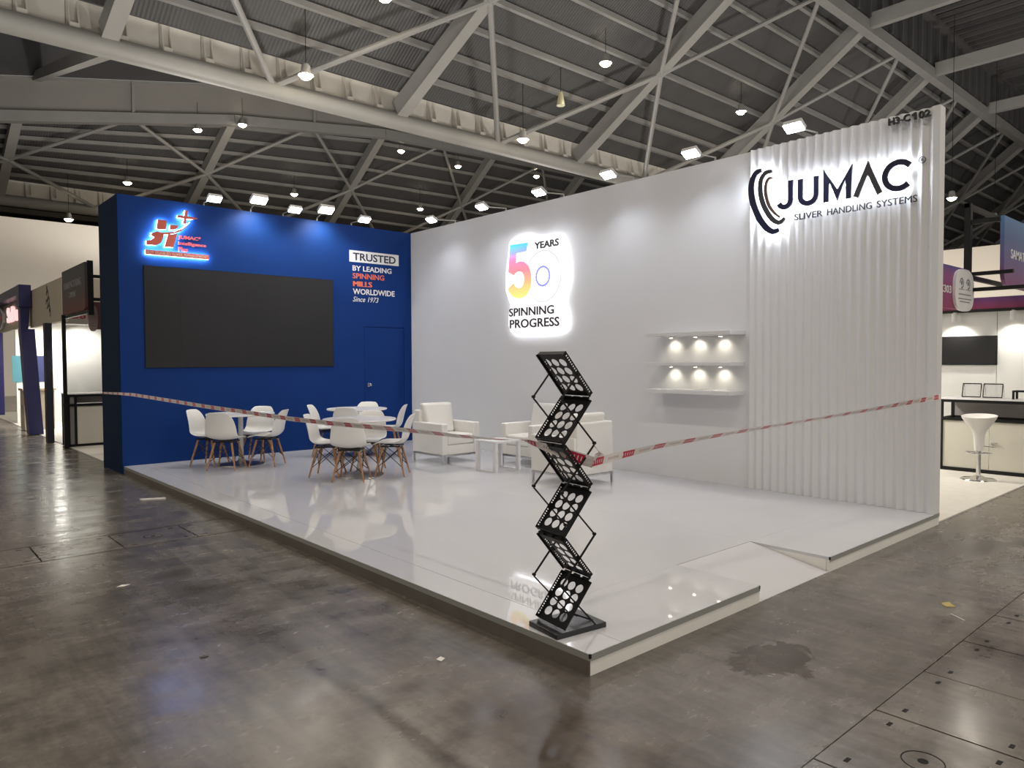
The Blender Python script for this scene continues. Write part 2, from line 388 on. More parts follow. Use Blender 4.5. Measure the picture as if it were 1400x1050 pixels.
# raised flat roof between tube and second slope
b = B(); n = len(top2)
ps = [(x, YT+.6, 16.3) for x, _, _ in top2]+[(p[0], p[1]-.1, p[2]+2.3) for p in top2]
b.add(ps, [(i, i+1, n+i+1, n+i) for i in range(n-1)]); cpart('flat_roof_sheet', b, DKCLAD)
for i in range(n-1):
    a, c = V3(top2[i]), V3(top2[i+1])
    for k in range(4):
        p, q = lerp(a, c, k/4), lerp(a, c, (k+1)/4)
        bb = B(); bb.add([p+V3((0, -.02, .3)), q+V3((0, -.02, .3)), q+V3((0, -.02, 2.2)), p+V3((0, -.02, 2.2)), p+V3((0, .1, .3)), q+V3((0, .1, .3)), q+V3((0, .1, 2.2)), p+V3((0, .1, 2.2))],
                          [(0, 1, 2, 3), (4, 5, 6, 7), (0, 1, 5, 4), (2, 3, 7, 6), (0, 3, 7, 4), (1, 2, 6, 5)])
        cpart('clerestory_panel', bb, GREYCLAD)
    cpart('top_rail', B().beam(a+V3((0, -.1, 2.2)), c+V3((0, -.1, 2.2)), .12, .14), STEEL)
    cpart('clerestory_post', B().beam(lerp(a, c, .5)+V3((0, -.12, .2)), lerp(a, c, .5)+V3((0, -.12, 2.2)), .16, .16), STEEL)
    cpart('edge_beam', B().beam(a, c, .5, .62), STEEL)
# main tubes and gutters
for y, z, x0, x1 in ((YT, ZT, -20, 95), (Y2, 12.0, -20, 60)):
    cpart('main_tube', B().tube((x0, y, z), (x1, y, z), .36, n=18), STEEL2, True)
for y, x0, x1 in ((YT+.22, -9, 60), (Y2+.22, -9, 26)):
    k = x0
    while k < x1:
        cpart('gutter_panel', B().box(k+.012, k+1.396, y, y+.08, 12.15, 13.36), GUTTER)
        if y < 30 or k < 14:
            bb = B()
            for dx in (.05, .32): bb.add([(k+dx, y, 12.3), (k+dx+.04, y, 12.3), (k+dx+.04, y, 13.3), (k+dx, y, 13.3), (k+dx, y-.32, 12.3), (k+dx+.04, y-.32, 12.3), (k+dx+.04, y-.06, 13.3), (k+dx, y-.06, 13.3)],
                                          [(0, 1, 2, 3), (4, 5, 6, 7), (0, 3, 7, 4), (1, 2, 6, 5), (0, 1, 5, 4), (2, 3, 7, 6)])
            bb.box(k+.07, k+.34, y-.3, y-.02, 12.3, 12.5)
            cpart('gutter_bracket', bb, GUTTER)
        k += 1.408
# rafters, purlins, braces
def frame(bot, top, npur, zb, zt, pw, last):
    for i in range(last):
        p, q = V3(bot[i]), V3(top[i]); d = (q-p).normalized()
        rb = B(); rb.beam(p+d*.3, q, .40, .75, off=.38); cpart('rafter', rb, STEEL)
        cpart('rafter_flange', B().beam(p+d*.1, q+d*.1, .52, .06), STEEL2)
        m = lerp(p, q, .5)
        for j, e in ((i-1, -1), (i, 1)):
            if 0 <= j < len(bot)-1:
                mb, mt = lerp(bot[j], bot[j+1], .5)+V3((0, -.1, .1)), lerp(top[j], top[j+1], .5)+V3((0, .1, .05))
                cpart('brace', B().tube(m, mb, .125, n=8), STEEL, True); cpart('brace', B().tube(m, mt, .11, n=8), STEEL, True)
    for k in range(npur):
        t = (k+.8)/npur; bb = B()
        for i in range(len(bot)-1):
            P = lerp(V3(bot[i])+V3((0, .1, zb)), V3(top[i])+V3((0, .15, zt)), t); Q = lerp(V3(bot[i+1])+V3((0, .1, zb)), V3(top[i+1])+V3((0, .15, zt)), t)
            bb.beam(P-V3((0, 0, .16)), Q-V3((0, 0, .16)), pw, .22)
        cpart('purlin', bb, STEEL)
frame(bot1, top1, 9, 1.35, 1.5, .20, len(bot1)); frame(bot2, top2, 8, 1.4, .85, .20, len(bot2)-1)
for i in range(len(BX)):
    cpart('edge_beam', B().beam(top1[i], top1[min(i+1, len(BX)-1)] if i < len(BX)-1 else (95, YB, ZB), .45, .6), STEEL)
    cpart('girder', B().box(TX[i]-.19, TX[i]+.19, -13, YB-.2, ZB-.1, ZB+.62), STEEL)
for i in range(1, 6):
    cpart('link_beam', B().beam(V3(bot1[i])+V3((0, .3, 0)), V3(top2[i])+V3((.9 if i == 2 else 0, -.3, 2.4)), .36, .5), STEEL)
# third roof beyond the second tube
b = B(); b.add([(-40, Y2+.5, 14.5), (95, Y2+.5, 14.5), (95, 89, 15.5), (-40, 89, 15.5)], [(0, 1, 2, 3)]); cpart('flat_roof_sheet', b, DKCLAD)
for i, y in enumerate((58, 63, 69, 76)): cpart('purlin', B().box(-30, 60, y, y+.3, 13.9, 14.3), STEEL)

# ------------------------------------------------------------------ hall lamps
def hall_lamp(x, y, z, zc, label, r=.29, power=HALL_W, lit=True):
    t = thing('hall_lamp', label, 'lamp', (x, y, z), group='high bay lamps hanging from the hall roof')
    obj('reflector', B().lathe([(r*.35, .42), (r*.55, .36), (r*.62, .15), (r*1.02, 0), (r*.95, .0), (r*.55, .14), (0, .16)], n=18), STEEL2, t, smooth=True)
    obj('bulb', B().sphere((0, 0, .02), r*.82, sz=.75), LAMPG, t, smooth=True)
    obj('cord', B().tube((0, 0, .4), (0, 0, zc-z), .014, n=6), BLACK, t)
    light('hall_lamp_light', 'SPOT', (x, y, z-.25), power, HALL_COL, t, (x, y, 0), .2, 135)
    return t
HL = [
 (9.53, 22.6, 12.12, 14.7, 'glowing hall lamp in front of the thick white roof tube, left of the slope'),
 (22.4, 19.3, 15.0, 17.0, 'glowing hall lamp high on the middle roof bay above the rainbow fifty sign'),
 (33.3, 19.0, 15.2, 17.1, 'glowing hall lamp between the steel rafters left of the booth number'),
 (11.37, 20.1, 14.6, 16.3, 'hall lamp cut by the top edge of the photo'),
 (20.18, 22.4, 11.86, 14.8, 'small glowing hall lamp just above the roof tube over the fifty sign'),
 (13.18, 45.2, 16.3, 18.0, 'left of the two hall lamps hanging side by side under the grey roof beam'),
 (15.65, 44.2, 16.9, 18.6, 'right of the two hall lamps hanging side by side under the grey roof beam'),
 (10.35, 50.4, 13.5, 15.2, 'lone hall lamp hanging low over the top left of the blue wall'),
 (27.33, 43.6, 17.3, 19.2, 'hall lamp beside a rafter under the far roof, first of a diagonal pair'),
 (32.9, 43.9, 17.2, 19.3, 'hall lamp further right under the far roof, second of a diagonal pair'),
 (21.46, 49.2, 14.2, 16.4, 'small warm hall lamp seen between the bright floods on the blue wall'),
 (32.44, 48.6, 14.5, 16.7, 'small warm hall lamp above the corner where blue wall meets white wall'),
 (40.9, 43.2, 17.6, 19.5, 'small hall lamp under the roof tube above the white wall floods'),
 (7.29, 52.4, 11.0, 14.4, 'hall lamp just above the beige far wall at the left'),
 (44.7, 12.1, 11.0, 21.86, 'hall lamp to the right of the fluted white wall'),
 (54.1, 12.4, 11.0, 21.86, 'hall lamp beside the top corner of the hanging blue and purple sign')]
for x, y, z, zc, lb in HL: hall_lamp(x, y, z, zc, lb)
t = thing('pendant_cone', 'unlit pale cone pendant hanging on a long cord from the roof', 'pendant', (21.66, 21.4, 13.5))
obj('cone_body', B().lathe([(0, .62), (.1, .6), (.2, 0), (0, 0)], n=14), mat('pale_green_plastic', (.62, .60, .38), .4), t, smooth=True)
obj('cord', B().tube((0, 0, .6), (0, 0, 2.6), .014, n=6), BLACK, t)

# ================================================================== BOOTH: platform
DX0, DX1, DY1 = 1.675, 2.70, .665
plat = thing('exhibition_platform', 'low glossy white platform of the booth with a grey metal edge', 'platform', (0, 0, 0))
def deckpiece(x0, x1, y0, y1): obj('deck_panel', B().box(x0+.0008, x1-.0008, y0+.0008, y1-.0008, .09, H0), DECK, plat)
deckpiece(.004, .254, .004, LY-.001); deckpiece(.257, DX0, .004, DY1); deckpiece(DX1, W-.001, .004, DY1); deckpiece(.257, 2.7, DY1, LY-.001); deckpiece(2.7, W-.001, DY1, LY-.001)
sk = B()
sk.box(.008, DX0, .006, .03, 0, .092); sk.box(DX1, W-.001, .006, .027, 0, .092); sk.box(DX0-.02, DX0, .03, DY1, 0, .092); sk.box(DX1, DX1+.02, .03, DY1, 0, .092); sk.box(.008, .03, .03, LY, 0, .092)
obj('skirting_board', sk, SKIRT, plat)
tr = B()
for x0, x1 in ((0, DX0), (DX1, W-.001)): tr.box(x0, x1, 0, .006, .078, H0-.0004)
tr.box(0, .006, .006, LY, .078, H0-.0004)
obj('edge_trim', tr, ALU, plat)
tag(obj('long_skirting', B().box(.0, .006, .006, LY, .0, .077), mat('shaded_bronze_skirting', (.15, .13, .11), .45, metal=.3, var=.1), plat), 'bronze grey skirting along the aisle side, colour darkened for shade')  # brownish metal, with the shade on this side mixed into its colour
for x, y in ((0, 0), (DX0-.010, 0), (DX1, 0)): obj('corner_cap', B().box(x-.001, x+.010, -.001, .010, .092, H0), BLACK, plat)
rb = B(); rb.add([(DX0+.008, .006, 0), (DX1-.006, .006, 0), (DX1-.006, DY1, 0), (DX0+.008, DY1, 0), (DX0+.008, .006, .004), (DX1-.006, .006, .004), (DX1-.006, DY1-.004, H0-.002), (DX0+.008, DY1-.004, H0-.002)],
              [(0, 1, 2, 3), (4, 5, 6, 7), (0, 1, 5, 4), (1, 2, 6, 5), (2, 3, 7, 6), (3, 0, 4, 7)])
tag(obj('access_ramp', rb, RAMPM), 'short white ramp set into the notch in the platform edge', 'ramp')

# ================================================================== BOOTH: walls
DRX0, DRX1, DRZ = 3.95, 4.80, 2.24
wb = B()
wb.box(-.015, DRX0, LY, LY+.04, H0, HT); wb.box(DRX0, DRX1, LY, LY+.04, DRZ, HT); wb.box(DRX1, W, LY, LY+.04, H0, HT)
wb.box(-.0149, W, LY+.04, 10.12, 0, HT); wb.box(-.0149, W, LY+.001, LY+.04, 0, H0)
wback = obj('wall_back', wb, BLUE); tag(wback, 'tall blue laminate back wall of the booth with a black screen', 'wall', kind='structure')
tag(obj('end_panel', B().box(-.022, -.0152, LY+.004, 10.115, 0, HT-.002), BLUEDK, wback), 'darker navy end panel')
door = obj('door', B().box(DRX0+.006, DRX1-.006, LY+.004, LY+.038, H0+.004, DRZ-.008), BLUE, wback)
kb = B(); kb.tube((DRX0+.085, LY+.004, 1.19), (DRX0+.085, LY-.05, 1.19), .010, n=10); kb.sphere((DRX0+.085, LY-.06, 1.19), .030); kb.tube((DRX0+.085, LY+.004, 1.19), (DRX0+.085, LY-.006, 1.19), .035, n=16)
obj('door_knob', kb, CHROME, door, smooth=True)
wr = obj('wall_right', B().box(W, W+.09, .03, 10.12, 0, HT), WHITE); tag(wr, 'long plain white side wall of the booth', 'wall', kind='structure')
obj('base_board', B().box(W, W+.09, .006, .0295, 0, .0776), SKIRT, wr); obj('base_trim', B().box(W, W+.09, 0, .0295, .078, H0-.0004), ALU, wr)
# fluted cladding at its front end
P = []
NF, PER = 20, 8; y0f, y1f = .012, 1.975
prof = []
for i in range(NF*PER+1):
    t = i/(NF*PER); yy = y0f+.05+(y1f-y0f-.05)*t; ph = t*NF*2*pi
    prof.append((W-.026-.017*cos(ph)*(1 if cos(ph) < 0 else .9), yy))
fb = B(); n = len(prof); zt_ = HT+.005
vs = [(x, y, H0+.001) for x, y in prof]+[(x, y, zt_) for x, y in prof]+[(W-.001, prof[0][1], zt_), (W-.001, prof[-1][1], zt_)]
fb.add(vs, [(i, i+1, n+i+1, n+i) for i in range(n-1)])
for i in range(n-1): fb.add([(prof[i][0], prof[i][1], zt_), (prof[i+1][0], prof[i+1][1], zt_), (W, prof[i+1][1], zt_), (W, prof[i][1], zt_)], [(0, 1, 2, 3)])
fb.add([(prof[-1][0], prof[-1][1], H0), (W, prof[-1][1], H0), (W, prof[-1][1], zt_), (prof[-1][0], prof[-1][1], zt_)], [(0, 1, 2, 3)])
obj('fluted_cladding', fb, WHITE, wr, smooth=True, fixn=False)
obj('end_panel', B().box(W-.045, W+.091, .002, .062, H0+.001, HT+.006), WHITE, wr)

# ------------------------------------------------------------------ LED screen
sc_ = thing('led_screen', 'large black LED screen set into the blue wall', 'screen', (1.82, LY, 1.535))
obj('screen_frame', B().box(.312, 3.342, LY-.012, LY+.002, 1.53, 3.03), BLACK, sc_, world=True)
for i in range(6):
    for j in range(3):
        x0, z0 = .318+.503*i, 1.536+.496*j
        obj('screen_module', B().box(x0+.0004, x0+.5026, LY-.016, LY-.011, z0+.0004, z0+.4956), SCREEN, sc_, world=True)

# ------------------------------------------------------------------ logo on the blue wall
lg = thing('plus_logo_sign', 'backlit red letter and plus logo sign on the blue wall over the screen', 'sign', (.78, LY, 3.19))
D0, D1, DF = .034, .072, .077
jl = [(.342, 3.382), (.341, 3.323), (.473, 3.326), (.537, 3.365), (.568, 3.43), (.585, 3.515), (.49, 3.535), (.42, 3.50), (.405, 3.468), (.452, 3.442), (.41, 3.40)]
jtop = [(.503, 3.708), (.628, 3.706), (.612, 3.575), (.54, 3.562), (.482, 3.566)]
hr = [(.587, 3.313), (.713, 3.319), (.770, 3.535), (.71, 3.515), (.64, 3.508), (.63, 3.47)]
htop = [(.673, 3.650), (.784, 3.652), (.778, 3.612), (.72, 3.582), (.660, 3.572)]
plus = [(.888, 3.894), (.928, 3.894), (.918, 3.806), (1.01, 3.804), (1.001, 3.768), (.909, 3.767), (.893, 3.682), (.853, 3.686), (.871, 3.766), (.774, 3.770), (.780, 3.806), (.879, 3.809)]
swo = [(.40, 3.50), (.48, 3.517), (.60, 3.528), (.72, 3.553), (.84, 3.61), (.93, 3.69), (.955, 3.725), (.90, 3.64), (.82, 3.57), (.72, 3.523), (.60, 3.497), (.48, 3.49)]
spike = [(1.012, 3.804), (1.075, 3.790), (1.003, 3.770)]
hg = B(); fg = B(); gb = B()
for i, sh in enumerate((jl, jtop, hr, htop, plus, swo)):
    hg.prism(sh, MB, D0+i*.0004, D1+i*.0006); fg.prism(sh, MB, D1+i*.0006, DF+i*.0006)
    c = (sum(p[0] for p in sh)/len(sh), sum(p[1] for p in sh)/len(sh))
    gb.prism([(c[0]+(x-c[0])*.9, c[1]+(z-c[1])*.9) for x, z in sh], MB, .014, D0-.002)
obj('lit_letter_body', hg, GLOWW, lg, world=True); obj('red_face', fg, RED, lg, world=True)
obj('arrow_tip', B().prism(spike, MB, .02, DF), RED, lg, world=True)
bar = [(.328, 3.252), (1.228, 3.252), (1.228, 3.186), (.328, 3.186)]
obj('lit_bar_body', B().prism(bar, MB, D0, D1), GLOWW, lg, world=True); obj('red_bar', B().prism(bar, MB, D1, DF), RED, lg, world=True)
gb.prism([(.34, 3.245), (1.215, 3.245), (1.215, 3.193), (.34, 3.193)], MB, .014, D0-.002)
obj('backlight', gb, GLOWB, lg, world=True)
obj('bar_lettering', text(B(), 'IIOT ENABLED SLIVER MANAGEMENT', .345, 1.21, 3.198, 3.240, MB, DF, DF+.003, .012), mat('peach_lettering', (.92, .60, .50), .5), lg, world=True)
TL = mat('pink_lit_letter', (.55, .10, .10), .4, emit=(.75, .13, .12), es=.45)
for tx, a, c, z0, z1, bo in (('JUMAC', .798, 1.085, 3.450, 3.515, .02), ('®', 1.09, 1.12, 3.49, 3.52, .01), ('Intelligence', .797, 1.20, 3.362, 3.425, .015), ('Plus', .797, .928, 3.278, 3.342, .015)):
    tag(obj('small_lettering', text(B(), tx, a, c, z0, z1, MB, .016, .04, bo), TL, lg, world=True), 'small red lettering beside the logo')

# ------------------------------------------------------------------ slogan
sl = thing('slogan_lettering', 'white and orange slogan lettering on the blue wall above the door', 'lettering', (4.18, LY, 2.68))
obj('white_band', B().box(3.672, 4.695, LY-.003, LY-.0003, 3.382, 3.585), VWHITE, sl, world=True)
for nm, tx, a, c, z0, z1, m, bo, she in (('word', 'TRUSTED', 3.742, 4.630, 3.412, 3.548, NAVYL, .022, 0), ('word', 'BY LEADING', 3.732, 4.538, 3.226, 3.320, VWHITE, .02, 0), ('word', 'SPINNING', 3.732, 4.379, 3.090, 3.186, VORANGE, .02, 0),
                             ('word', 'MILLS', 3.736, 4.110, 2.950, 3.043, VORANGE, 0, 0), ('word', 'WORLDWIDE', 3.734, 4.600, 2.810, 2.912, VWHITE, .02, 0), ('word', 'Since 1973', 3.733, 4.256, 2.680, 2.770, VWHITE, .0, .3)):
    tb = text(B(), tx, a, c, z0, z1, MB, .003, .005, bo, she)
    if tx == 'MILLS': text(tb, tx, a+.009, c+.009, z0, z1, MB, .003, .0051); text(tb, tx, a+.018, c+.018, z0, z1, MB, .003, .0052)
    obj(nm, tb, m, sl, world=True)

# ------------------------------------------------------------------ fifty years sign
fy = thing('anniversary_sign', 'glowing white sign with rainbow 5 and ring reading 50 years spinning progress', 'sign', (W, 5.53, 2.03))
out = [(6.134, 3.470), (6.09, 3.52), (5.956, 3.546), (5.67, 3.535), (5.60, 3.50), (5.559, 3.448), (5.24, 3.450), (5.025, 3.435), (4.985, 3.36), (4.96, 3.22), (4.905, 3.072), (4.888, 2.88), (4.915, 2.70), (5.03, 2.515), (5.001, 2.42), (4.93, 2.30), (4.90, 2.20), (4.92, 2.09), (5.028, 2.04), (5.50, 2.03), (6.023, 2.035), (6.12, 2.08), (6.156, 2.17), (6.16, 2.308), (6.115, 2.505), (6.16, 2.587), (6.229, 2.753), (6.212, 3.031), (6.17, 3.264)]
GBOX = mat('lit_sign_face', (.9, .9, .9), .4, emit=(1, .99, 1), es=.85)
GSIDE = mat('lit_sign_side', (.9, .9, .9), .4, emit=(.95, .95, 1), es=7)
obj('light_box', B().prism(out, MW, .05, .075), GBOX, fy, world=True)
ob = B()
ob.prism([(5.53+(y-5.53)*.985, 2.8+(z-2.8)*.985) for y, z in out], MW, .012, .049)
obj('backlight', ob, GSIDE, fy, world=True)
five = [(6.113, 3.440), (5.698, 3.430), (5.739, 3.300), (5.968, 3.294), (5.979, 3.140), (5.920, 3.158), (5.86, 3.160), (5.80, 3.148), (5.74, 3.115), (5.69, 3.07), (5.645, 2.99), (5.624, 2.90), (5.624, 2.82), (5.645, 2.74), (5.69, 2.67), (5.75, 2.62), (5.82, 2.592), (5.90, 2.587), (6.00, 2.600), (6.08, 2.638), (6.135, 2.69), (6.174, 2.752), (6.036, 2.835), (6.00, 2.785), (5.95, 2.757), (5.89, 2.748), (5.84, 2.765), (5.805, 2.805), (5.787, 2.87), (5.795, 2.93), (5.825, 2.98), (5.88, 3.005), (5.94, 3.006), (5.99, 2.985), (6.024, 2.952), (6.158, 3.016)]
RAINB = grad('rainbow_print', [(0, (.95, .80, .22)), (.25, (.95, .50, .22)), (.5, (.92, .25, .30)), (.72, (.85, .24, .45)), (.84, (.35, .40, .85)), (1, (.06, .62, .90))], 2, 2.6, 3.43, .4, .75)
obj('rainbow_five', B().prism(five, MW, .075, .079), RAINB, fy, world=True)
rg = B(); cy, cz = 5.375, 2.887
def arc(cy, cz, r, a0, a1, n): return [(cy-r*cos(radians(a0+(a1-a0)*i/n)), cz+r*sin(radians(a0+(a1-a0)*i/n))) for i in range(n+1)]
rg.ribbon(arc(cy, cz, .142, 0, 360, 32), .026, MW, .075, .079)
for k in range(20):
    a = 2*pi*k/20; rg.ribbon([(cy-.15*cos(a), cz+.15*sin(a)), (cy-.172*cos(a), cz+.172*sin(a))], .012, MW, .075, .079)
obj('inner_gear_ring', rg, mat('violet_print', (.20, .22, .62), .4, emit=(.35, .38, .95), es=.6), fy, world=True)
rg = B()
for k in range(46):
    a = -130+280*k/46
    if -128 < a < 146: rg.ribbon(arc(cy, cz, .385, a, a+3.4, 2), .014 if (20 < a < 140) else .009, MW, .075, .079)
    rg.ribbon(arc(cy, cz, .372, a+3.2, a+6.1, 2), .004, MW, .075, .079)
obj('outer_gear_ring', rg, mat('pale_grey_print', (.40, .40, .42), .4, emit=(1, 1, 1), es=.10), fy, world=True)
for tx, a, c, z0, z1, bo in (('YEARS', 5.556, 5.034, 3.305, 3.412, .03), ('SPINNING', 6.140, 5.139, 2.312, 2.442, .016), ('PROGRESS', 6.126, 5.028, 2.125, 2.262, .016)):
    obj('word', text(B(), tx, a, c, z0, z1, MW, .075, .082, bo), mat('charcoal_print', (.05, .045, .05), .5), fy, world=True)

# ------------------------------------------------------------------ company sign on the fluted wall
jm = thing('company_sign', 'backlit dark blue JUMAC lettering with three curved strokes on the fluted wall', 'sign', (W, 1.05, 3.04))
def smooth(pts, n=5):
    o = []; k = len(pts)
    for i in range(k-1):
        p0, p1, p2, p3 = [V3((*pts[min(max(j, 0), k-1)], 0)) for j in (i-1, i, i+1, i+2)]
        for s in range(n):
            t = s/n; q = .5*((2*p1)+(-p0+p2)*t+(2*p0-5*p1+4*p2-p3)*t*t+(-p0+3*p1-3*p2+p3)*t*t*t); o.append((q.x, q.y))
    o.append(pts[-1]); return o
a1 = smooth([(1.803, 3.752), (1.874, 3.725), (1.918, 3.630), (1.921, 3.507), (1.886, 3.359), (1.816, 3.206), (1.734, 3.096), (1.658, 3.045), (1.587, 3.058)])
a2 = smooth([(1.675, 3.714), (1.745, 3.715), (1.803, 3.650), (1.813, 3.525), (1.780, 3.378), (1.712, 3.245), (1.640, 3.160), (1.576, 3.135), (1.520, 3.175)])
a3 = smooth([(1.668, 3.640), (1.715, 3.640), (1.746, 3.580), (1.745, 3.477), (1.708, 3.348), (1.65, 3.258), (1.575, 3.190)])
def taper(n, w0): return [w0*(.18+.82*sin(pi*min(1, .04+i/(n-1)*.94))**.35) for i in range(n)]
strokes = [(a1, taper(len(a1), .076), 'curved_stroke', NAVYL), (a2, taper(len(a2), .060), 'curved_stroke', GREYL), (a3, taper(len(a3), .036), 'curved_stroke', mat('bronze_letter', (.12, .07, .05), .4))]
lw = .056
J_ = [(1.452, 3.575), (1.453, 3.40)]+[(1.528+.075*cos(radians(a)), 3.375-.085*sin(radians(a))) for a in range(160, -1, -16)][::1]
J_ = [(1.452, 3.575), (1.452, 3.38)]+[(1.522-.070*cos(radians(a)), 3.365-.070*sin(radians(a))) for a in range(0, 161, 16)]
U_ = [(1.343, 3.565), (1.343, 3.38)]+[(1.255+.088*cos(radians(a)), 3.375-.082*sin(radians(a))) for a in range(10, 171, 16)]+[(1.167, 3.38), (1.167, 3.565)]
M_ = [(1.061, 3.270), (1.059, 3.545), (.942, 3.325), (.825, 3.545), (.826, 3.270)]
A_ = [(.757, 3.270), (.636, 3.545), (.518, 3.270)]
C_ = [(.345-.128*cos(radians(a)), 3.415+.128*sin(radians(a))) for a in range(38, 323, 12)]
strokes += [(J_, lw, 'letter', NAVYL), (U_, lw, 'letter', NAVYL), (M_, lw, 'letter', NAVYL), (A_, lw, 'letter', GREYL), (C_, lw, 'letter', NAVYL)]
gb = B()
for pts, wd, nm, m in strokes:
    obj(nm, B().ribbon(pts, wd, MW, .085, .115), m, jm, world=True)
    gb.ribbon(pts, [x*.75 for x in wd] if isinstance(wd, list) else wd*.75, MW, .066, .080)
obj('backlight', gb, GLOWJ, jm, world=True)
for tx, a, c in (('SLIVER', 1.425, 1.115), ('HANDLING', 1.065, .610), ('SYSTEMS', .560, .187)):
    obj('tagline_word', text(B(), tx, a, c, 3.138, 3.206, MW, .060, .075, 0), GREYL, jm, world=True)
r_ = B(); r_.ribbon(arc(.151, 3.533, .030, 0, 360, 20), .006, MW, .05, .06); text(r_, 'R', .163, .139, 3.517, 3.549, MW, .05, .06, .0)
obj('registered_mark', r_, GREYL, jm, world=True)
bn = thing('booth_number', 'black raised booth number H3-C102 at the top corner of the fluted wall', 'sign', (W, .27, 3.93))
for tx, a, c in (('H3-C', .462, .262), ('02', .186, .083)): obj('digits', text(B(), tx, a, c, 3.931, 4.000, MW, .046, .075, .02), INK, bn, world=True)
obj('digits', B().ribbon([(.246, 3.976), (.216, 3.994)], .015, MW, .046, .075).ribbon([(.215, 4.000), (.215, 3.931)], .018, MW, .046, .0752), INK, bn, world=True)
mk = B()  # grey squares painting the shadows cast by the raised digits
for s_ in (.41, .325, .224, .134): mk.box(W-.046, W-.0442, s_-.02, s_+.02, 3.875, 3.905)
tag(obj('shadow_mark', mk, mat('painted_shadow_grey', (.45, .44, .43), .6), bn, world=True), 'faint grey painted shadow squares under the number')

# ------------------------------------------------------------------ three shelves with spots
SY0, SY1, SD = 2.05, 3.26, .33
for nm, z, spots, lb in (('top', 1.955, True, 'top white wall shelf with three small spotlights beneath'), ('mid', 1.590, True, 'middle white wall shelf between the lit ones'), ('low', 1.250, False, 'lowest white wall shelf under the glowing spots')):
    sh = thing('wall_shelf', lb, 'shelf', (W, 2.65, z-.04), group='white shelves on the side wall')
    obj('shelf_board', B().box(W-SD, W-.001, SY0, SY1, z-.045, z), WHITE, sh, world=True, bevel=.003)
    if spots:
        for y in (2.32, 2.67, 3.03):
            pk = B(); pk.tube((W-.10, y, z-.046), (W-.10, y, z-.062), .028, n=14)
            s = obj('spotlight', pk, CHROME, sh, world=True)
            obj('lens', B().tube((W-.10, y, z-.062), (W-.10, y, z-.064), .022, n=14), mat('spot_lens', (1, 1, .9), .5, emit=(1, .93, .72), es=12), s, world=True)
            light('shelf_spot', 'SPOT', (W-.10, y, z-.07), 2.6, (1, .93, .74), None, (W+.02, y, z-.30), .02, 115, .9)

# ------------------------------------------------------------------ arm floods on the wall tops
def arm_lamp(px, py, pz, wx, wy, glow, label, power, col, aim, big=1):
    t = thing('arm_floodlight', label, 'floodlight', (wx, wy, HT), group='arm floodlights on top of the booth walls')
    arm = B(); p = V3((wx, wy, HT)); q = V3((px, py, pz)); d = (q-p); hd = V3((d.x, d.y, 0)).normalized()
    arm.tube(p+V3((0, 0, -.02)), p+V3((0, 0, .05)), .012, n=8); arm.tube(p+V3((0, 0, .045)), q-hd*.07, .009, n=8)
    obj('arm', arm, STEEL2, t, world=True, smooth=True)
    a = hd; c = V3((0, 0, 1)).cross(a); hw, hl, hh = .10*big, .065*big, .028*big
    nz = (a*.55+V3((0, 0, -1))).normalized()      # lamp face looks down and outwards
    uu = c.cross(nz)
    def bx(b_, o0, o1, w0, l0):
        vs = [q+c*sx*w0+uu*sy*l0+nz*o for o in (o0, o1) for sx, sy in ((-1, -1), (1, -1), (1, 1), (-1, 1))]
        b_.add(vs, [(0, 1, 2, 3), (4, 5, 6, 7), (0, 1, 5, 4), (1, 2, 6, 5), (2, 3, 7, 6), (3, 0, 4, 7)])
    hb = B(); bx(hb, -hh, hh*.6, hw, hl); head = obj('lamp_head', hb, mat('lamp_housing', (.5, .5, .5), .4), t, world=True, bevel=.006)
    lb_ = B(); bx(lb_, hh*.6, hh*1.1, hw*.93, hl*.9); obj('lamp_glass', lb_, glow, head, world=True)
    light('arm_flood_light', 'SPOT', q+nz*(hh*1.1+.02), power, col, t, aim, .07*big, 130, 1)
    return t
for i, (x, z, lb) in enumerate(((1.2, 4.15, 'leftmost cold white arm floodlight on the blue wall top'), (2.47, 4.16, 'middle cold white arm floodlight on the blue wall top'), (3.735, 4.16, 'cold white arm floodlight on the blue wall top nearest the corner'))):
    arm_lamp(x, 8.6, z-.09, x, LY+.03, ARMG, lb, ARM_W, ARM_COL, (x, 8.45, 1.0))
arm_lamp(1.93, 8.72, 4.17, 1.93, LY+.03, WARMG, 'left of the two big warm floodlights on the blue wall top', WARM_W, (1, .93, .74), (1.93, LY, 3.35), 1.25)
arm_lamp(3.08, 8.72, 4.17, 3.08, LY+.03, WARMG, 'right of the two big warm floodlights on the blue wall top', WARM_W, (1, .93, .74), (3.08, LY, 3.35), 1.25)
WL = ((7.68, 'arm floodlight on the white wall top closest to the blue corner'), (6.33, 'arm floodlight on the white wall top left of the fifty sign'), (5.04, 'arm floodlight on the white wall top right of the word years'),
      (3.745, 'arm floodlight on the white wall top in front of the roof tube'), (2.487, 'arm floodlight on the white wall top left of the fluted cladding'), (1.232, 'largest looking arm floodlight, on top of the fluted wall'))
for y, lb in WL:
    arm_lamp(4.5, y, 4.03, W+.03, y, ARMG, lb, ARM_W, ARM_COL, (4.42, y, 1.0))

